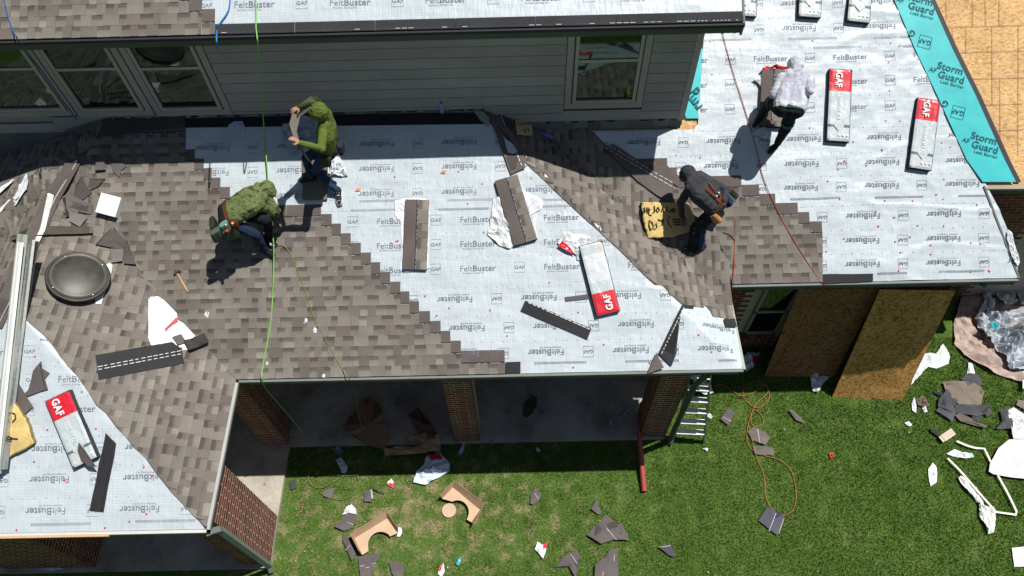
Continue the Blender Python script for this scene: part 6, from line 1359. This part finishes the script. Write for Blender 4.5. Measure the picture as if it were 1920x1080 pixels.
def strap(A, pts, col, wd=.03, up=(0, 0, 1)):
    mb = MB(); P = [np.array(p, float) for p in pts]; L_ = []
    for i, p in enumerate(P):
        t = unit(P[min(i+1, len(P)-1)]-P[max(i-1, 0)]); s_ = unit(np.cross(t, up))*wd/2; L_ += [p-s_, p+s_]
    mb.add(L_, [(2*i, 2*i+1, 2*i+3, 2*i+2) for i in range(len(P)-1)], col); mb.add([p-np.array(up)*.006 for p in L_], [(2*i, 2*i+2, 2*i+3, 2*i+1) for i in range(len(P)-1)], col); mk('harness_strap', mb, M_CLOTH, A)
bk = unit(np.cross(ub, sd)); bk = bk if bk@(CAMP-ch) > 0 else -bk
LE = (.17, .045, .02)
for k in (-1, 1):
    strap(P3, [nk+sd*k*.09+bk*.12, ch+sd*k*.05+bk*.155, (ch*.5+pel*.5)+sd*k*.035+bk*.15, pel+sd*k*.06+bk*.14+ub*.08], LE, .028, bk)
strap(P3, [nk-sd*.1+bk*.115-ub*.02, nk+bk*.135-ub*.02, nk+sd*.1+bk*.115-ub*.02], LE, .04, bk); pouch(P3, pel+bk*.13+ub*.07, sd*.12, bk*.05, ub*.11, LE, 'back_pad')
pouch(P3, pel+sd*.20-ub*.05+dn*.04, sd*.14, bk*.16, ub*.22, (.02, .03, .10)); pouch(P3, pel+sd*.34-ub*.10, sd*.12, bk*.13, ub*.17, (.02, .02, .02), 'tape_case', M_GLOSS); pouch(P3, pel-sd*.20-ub*.08+bk*.02, sd*.09, bk*.13, ub*.17, (.36, .19, .07)); 
mb = MB(); c = pel+sd*.16+bk*.12-ub*.02; mb.box(c-ub*.12, sd*.035, bk*.012, ub*.24, (.25, .28, .27)); mk('metal_square', mb, M_METAL, P3)
mb = MB(); c = pel+sd*.30-ub*.05+bk*.06; mb.tube([c+sd*.1*math.cos(t)+ub*.09*math.sin(t)+bk*.03 for t in np.linspace(0, 3.3, 10)], .008, 6, (.15, .05, .03)); mk('tool_loop', mb, M_CLOTH, P3)
for k in (-1, 1):
    mb = MB(); c = ch*.55+pel*.45+sd*k*.035+bk*.165; mb.ball(c, .02, .02, .02, 8, (.75, .75, .75)); mk('buckle', mb, M_METAL, P3)
# D: pale tie-dye hooded roofer on the right wing
B = Body(); WS = (.42, .45, .52)
def dye(v, c, i):
    if abs(c[0]-WS[0]) > .005: return c
    f = mnoise.noise(Vector((v[0]*6, v[1]*6, v[2]*11))); g = mnoise.noise(Vector((v[0]*26, v[1]*9, v[2]*40)))
    q = np.array([.54, .56, .60]) if f > .05 else np.array([.43, .45, .53]); q = q*(1-.28*max(0, g)); return tuple(q if f > -.35 else q*np.array([1.02, .95, .97]))
an1 = J(1458, 268, zW, .10); kn1 = near(1474, 240, an1, .42, -1); pel = near(1480, 206, kn1, .42, -1)
an2 = J(1424, 222, zW, .12); kn2 = near(1444, 190, an2, .40, -1); sd = unit(np.array([1, -.15, 0]))
ch = near(1488, 168, pel, .36, 1); nk = near(1491, 142, ch, .20, 1); hd = near(1491, 122, nk, .16, 1); hip1 = pel+sd*.04; hip2 = pel-sd*.12
B.wide(pel, pel+(ch-pel)*.2, sd, .10, .09, .115, .11, (.015, .02, .02)); B.wide(pel+(ch-pel)*.08, ch, sd, .10, .11, .125, .13, WS); B.wide(ch, nk, sd, .12, .08, .125, .085, WS)
hood(B, nk, hd, (-.05, .75, -.55), WS, .115)
s1 = nk-sd*.18-(nk-ch)*.2; s2 = nk+sd*.18-(nk-ch)*.2
e1 = near(1450, 178, s1, .29, -1); w1 = near(1463, 170, e1, .23, 1); h1 = near(1462, 158, w1, .1, 1)
e2 = near(1518, 172, s2, .29, -1); w2 = near(1503, 160, e2, .23, 1); h2 = near(1492, 152, w2, .1, 1)
B.cap(s1, e1, .07, .056, WS); B.cap(e1, w1, .052, .038, WS); B.hand(w1, h1, (0, 0, -1), SK); B.cap(s2, e2, .07, .056, WS); B.cap(e2, w2, .052, .038, WS); B.hand(w2, h2, (0, 0, -1), SK)
B.cap(hip1, kn1, .10, .075, (.012, .016, .018)); B.cap(kn1, an1, .075, .052, (.012, .014, .015)); B.cap(hip2, kn2, .10, .075, (.012, .016, .018)); B.cap(kn2, an2, .075, .052, (.012, .014, .015))
B.foot(an1, J(1443, 285, zW, .05), (.03, .018, .014)); B.foot(an2, J(1414, 236, zW, .05), (.03, .018, .014))
P4 = B.build('person', 'roofer in pale tie-dyed hooded shirt and black trousers kneeling over an opened bundle', J(1460, 240, zW, 0), colf=dye, seed=4, fold=.008)
for (a, b, f) in ((hip2, kn2, .72), (hip1, kn1, .7)):
    c = a+(b-a)*f; mb = MB(); t = unit(b-a); mb.tube([c-t*.03, c+t*.03], .098 if f > .71 else .094, 16, (.02, .13, .115), cap=False); mk('leg_strap', mb, M_CLOTH, P4)
belt(P4, pel+unit(ch-pel)*(-.02), sd, ch-pel, .205, (.02, .07, .065), sq=.58)
stack(zW, (1452, 128), (1447, 236), 'opened bundle of brown shingles under the roofer in pale shirt', wd=.32, h=.08, seed=8)
film([(1431, 128), (1440, 124), (1462, 122), (1478, 126), (1476, 133), (1450, 131), (1434, 136)], zW, 'red and white torn wrap end above the opened bundle on the right wing', 'plastic', h=.08, amp=.07, col=WH, col2=(.6, .02, .04), c2f=lambda q, c: q[1] < c[1]+.02)
film([(1412, 150), (1425, 142), (1434, 136), (1432, 168), (1427, 165), (1420, 155)], zW, 'white torn wrap flap left of the opened bundle on the right wing', 'plastic', h=.05, amp=.07, col=WH)
film([(1407, 256), (1415, 245), (1438, 236), (1440, 255), (1448, 258), (1435, 262), (1420, 255)], zW, 'pale blue wrap tail below the opened bundle on the right wing', 'plastic', h=.03, amp=.03, col=(.5, .56, .6))

# ------------------------------------------------------------------ last small things
film([(1889, 432), (1897, 440), (1903, 462), (1912, 492), (1908, 500), (1900, 492), (1893, 470), (1887, 448)], zW, 'torn felt edge flapping over the right edge of the wing roof', 'felt scrap', 'felt_scrap', h=.03, amp=.05, col=(.66, .70, .74))
film([(979, 775), (985, 752), (996, 742), (1007, 744), (1006, 760), (998, 776), (985, 784)], zP, 'brown muddy stain on the shaded patio right of the middle column', 'stain', 'mud_stain', h=.003, amp=.004, col=(.09, .065, .04), mat=M_MORTAR)
film([(1005, 838), (1012, 842), (1013, 848), (1006, 846)], zG, 'tiny pale scrap in the eave shade on the lawn', 'scrap', 'paper_scrap', h=.02, amp=.02, col=(.5, .55, .6))
rr = random.Random(21)
mb = MB()
for i in range(110):
    px, py = rr.uniform(560, 1900), rr.uniform(730, 1075)
    if px < 1210 and py < 900: continue
    p = hit(px, py, zG, .035); s_ = rr.uniform(.004, .012); a = rr.uniform(0, 3.1); d = np.array([math.cos(a), math.sin(a), .2])*s_
    mb.quad(p-d, p+np.array([-d[1], d[0], .004]), p+d, p+np.array([d[1], -d[0], .004]), rr.choice([(.6, .6, .62), (.08, .075, .07), (.14, .12, .11), (.5, .42, .3)]))
mk('roofing_crumbs', mb, M_PAPER, None, 'tiny crumbs of paper and granules sprinkled over the lawn', 'debris', kind='stuff')
mb = MB()
for i in range(200):
    px, py = rr.uniform(60, 760), rr.uniform(320, 690)
    p = hit(px, py, zroofL, .034); s_ = rr.uniform(.003, .009); mb.cbox(p, (s_, s_*.4, 0), (-s_*.4, s_, 0), (0, 0, .004), rr.choice([(.5, .5, .5), (.05, .05, .05), (.3, .26, .2)]))
mk('roofing_crumbs', mb, M_SH, None, 'tiny chips and granule crumbs sprinkled over the left shingles', 'debris', kind='stuff')
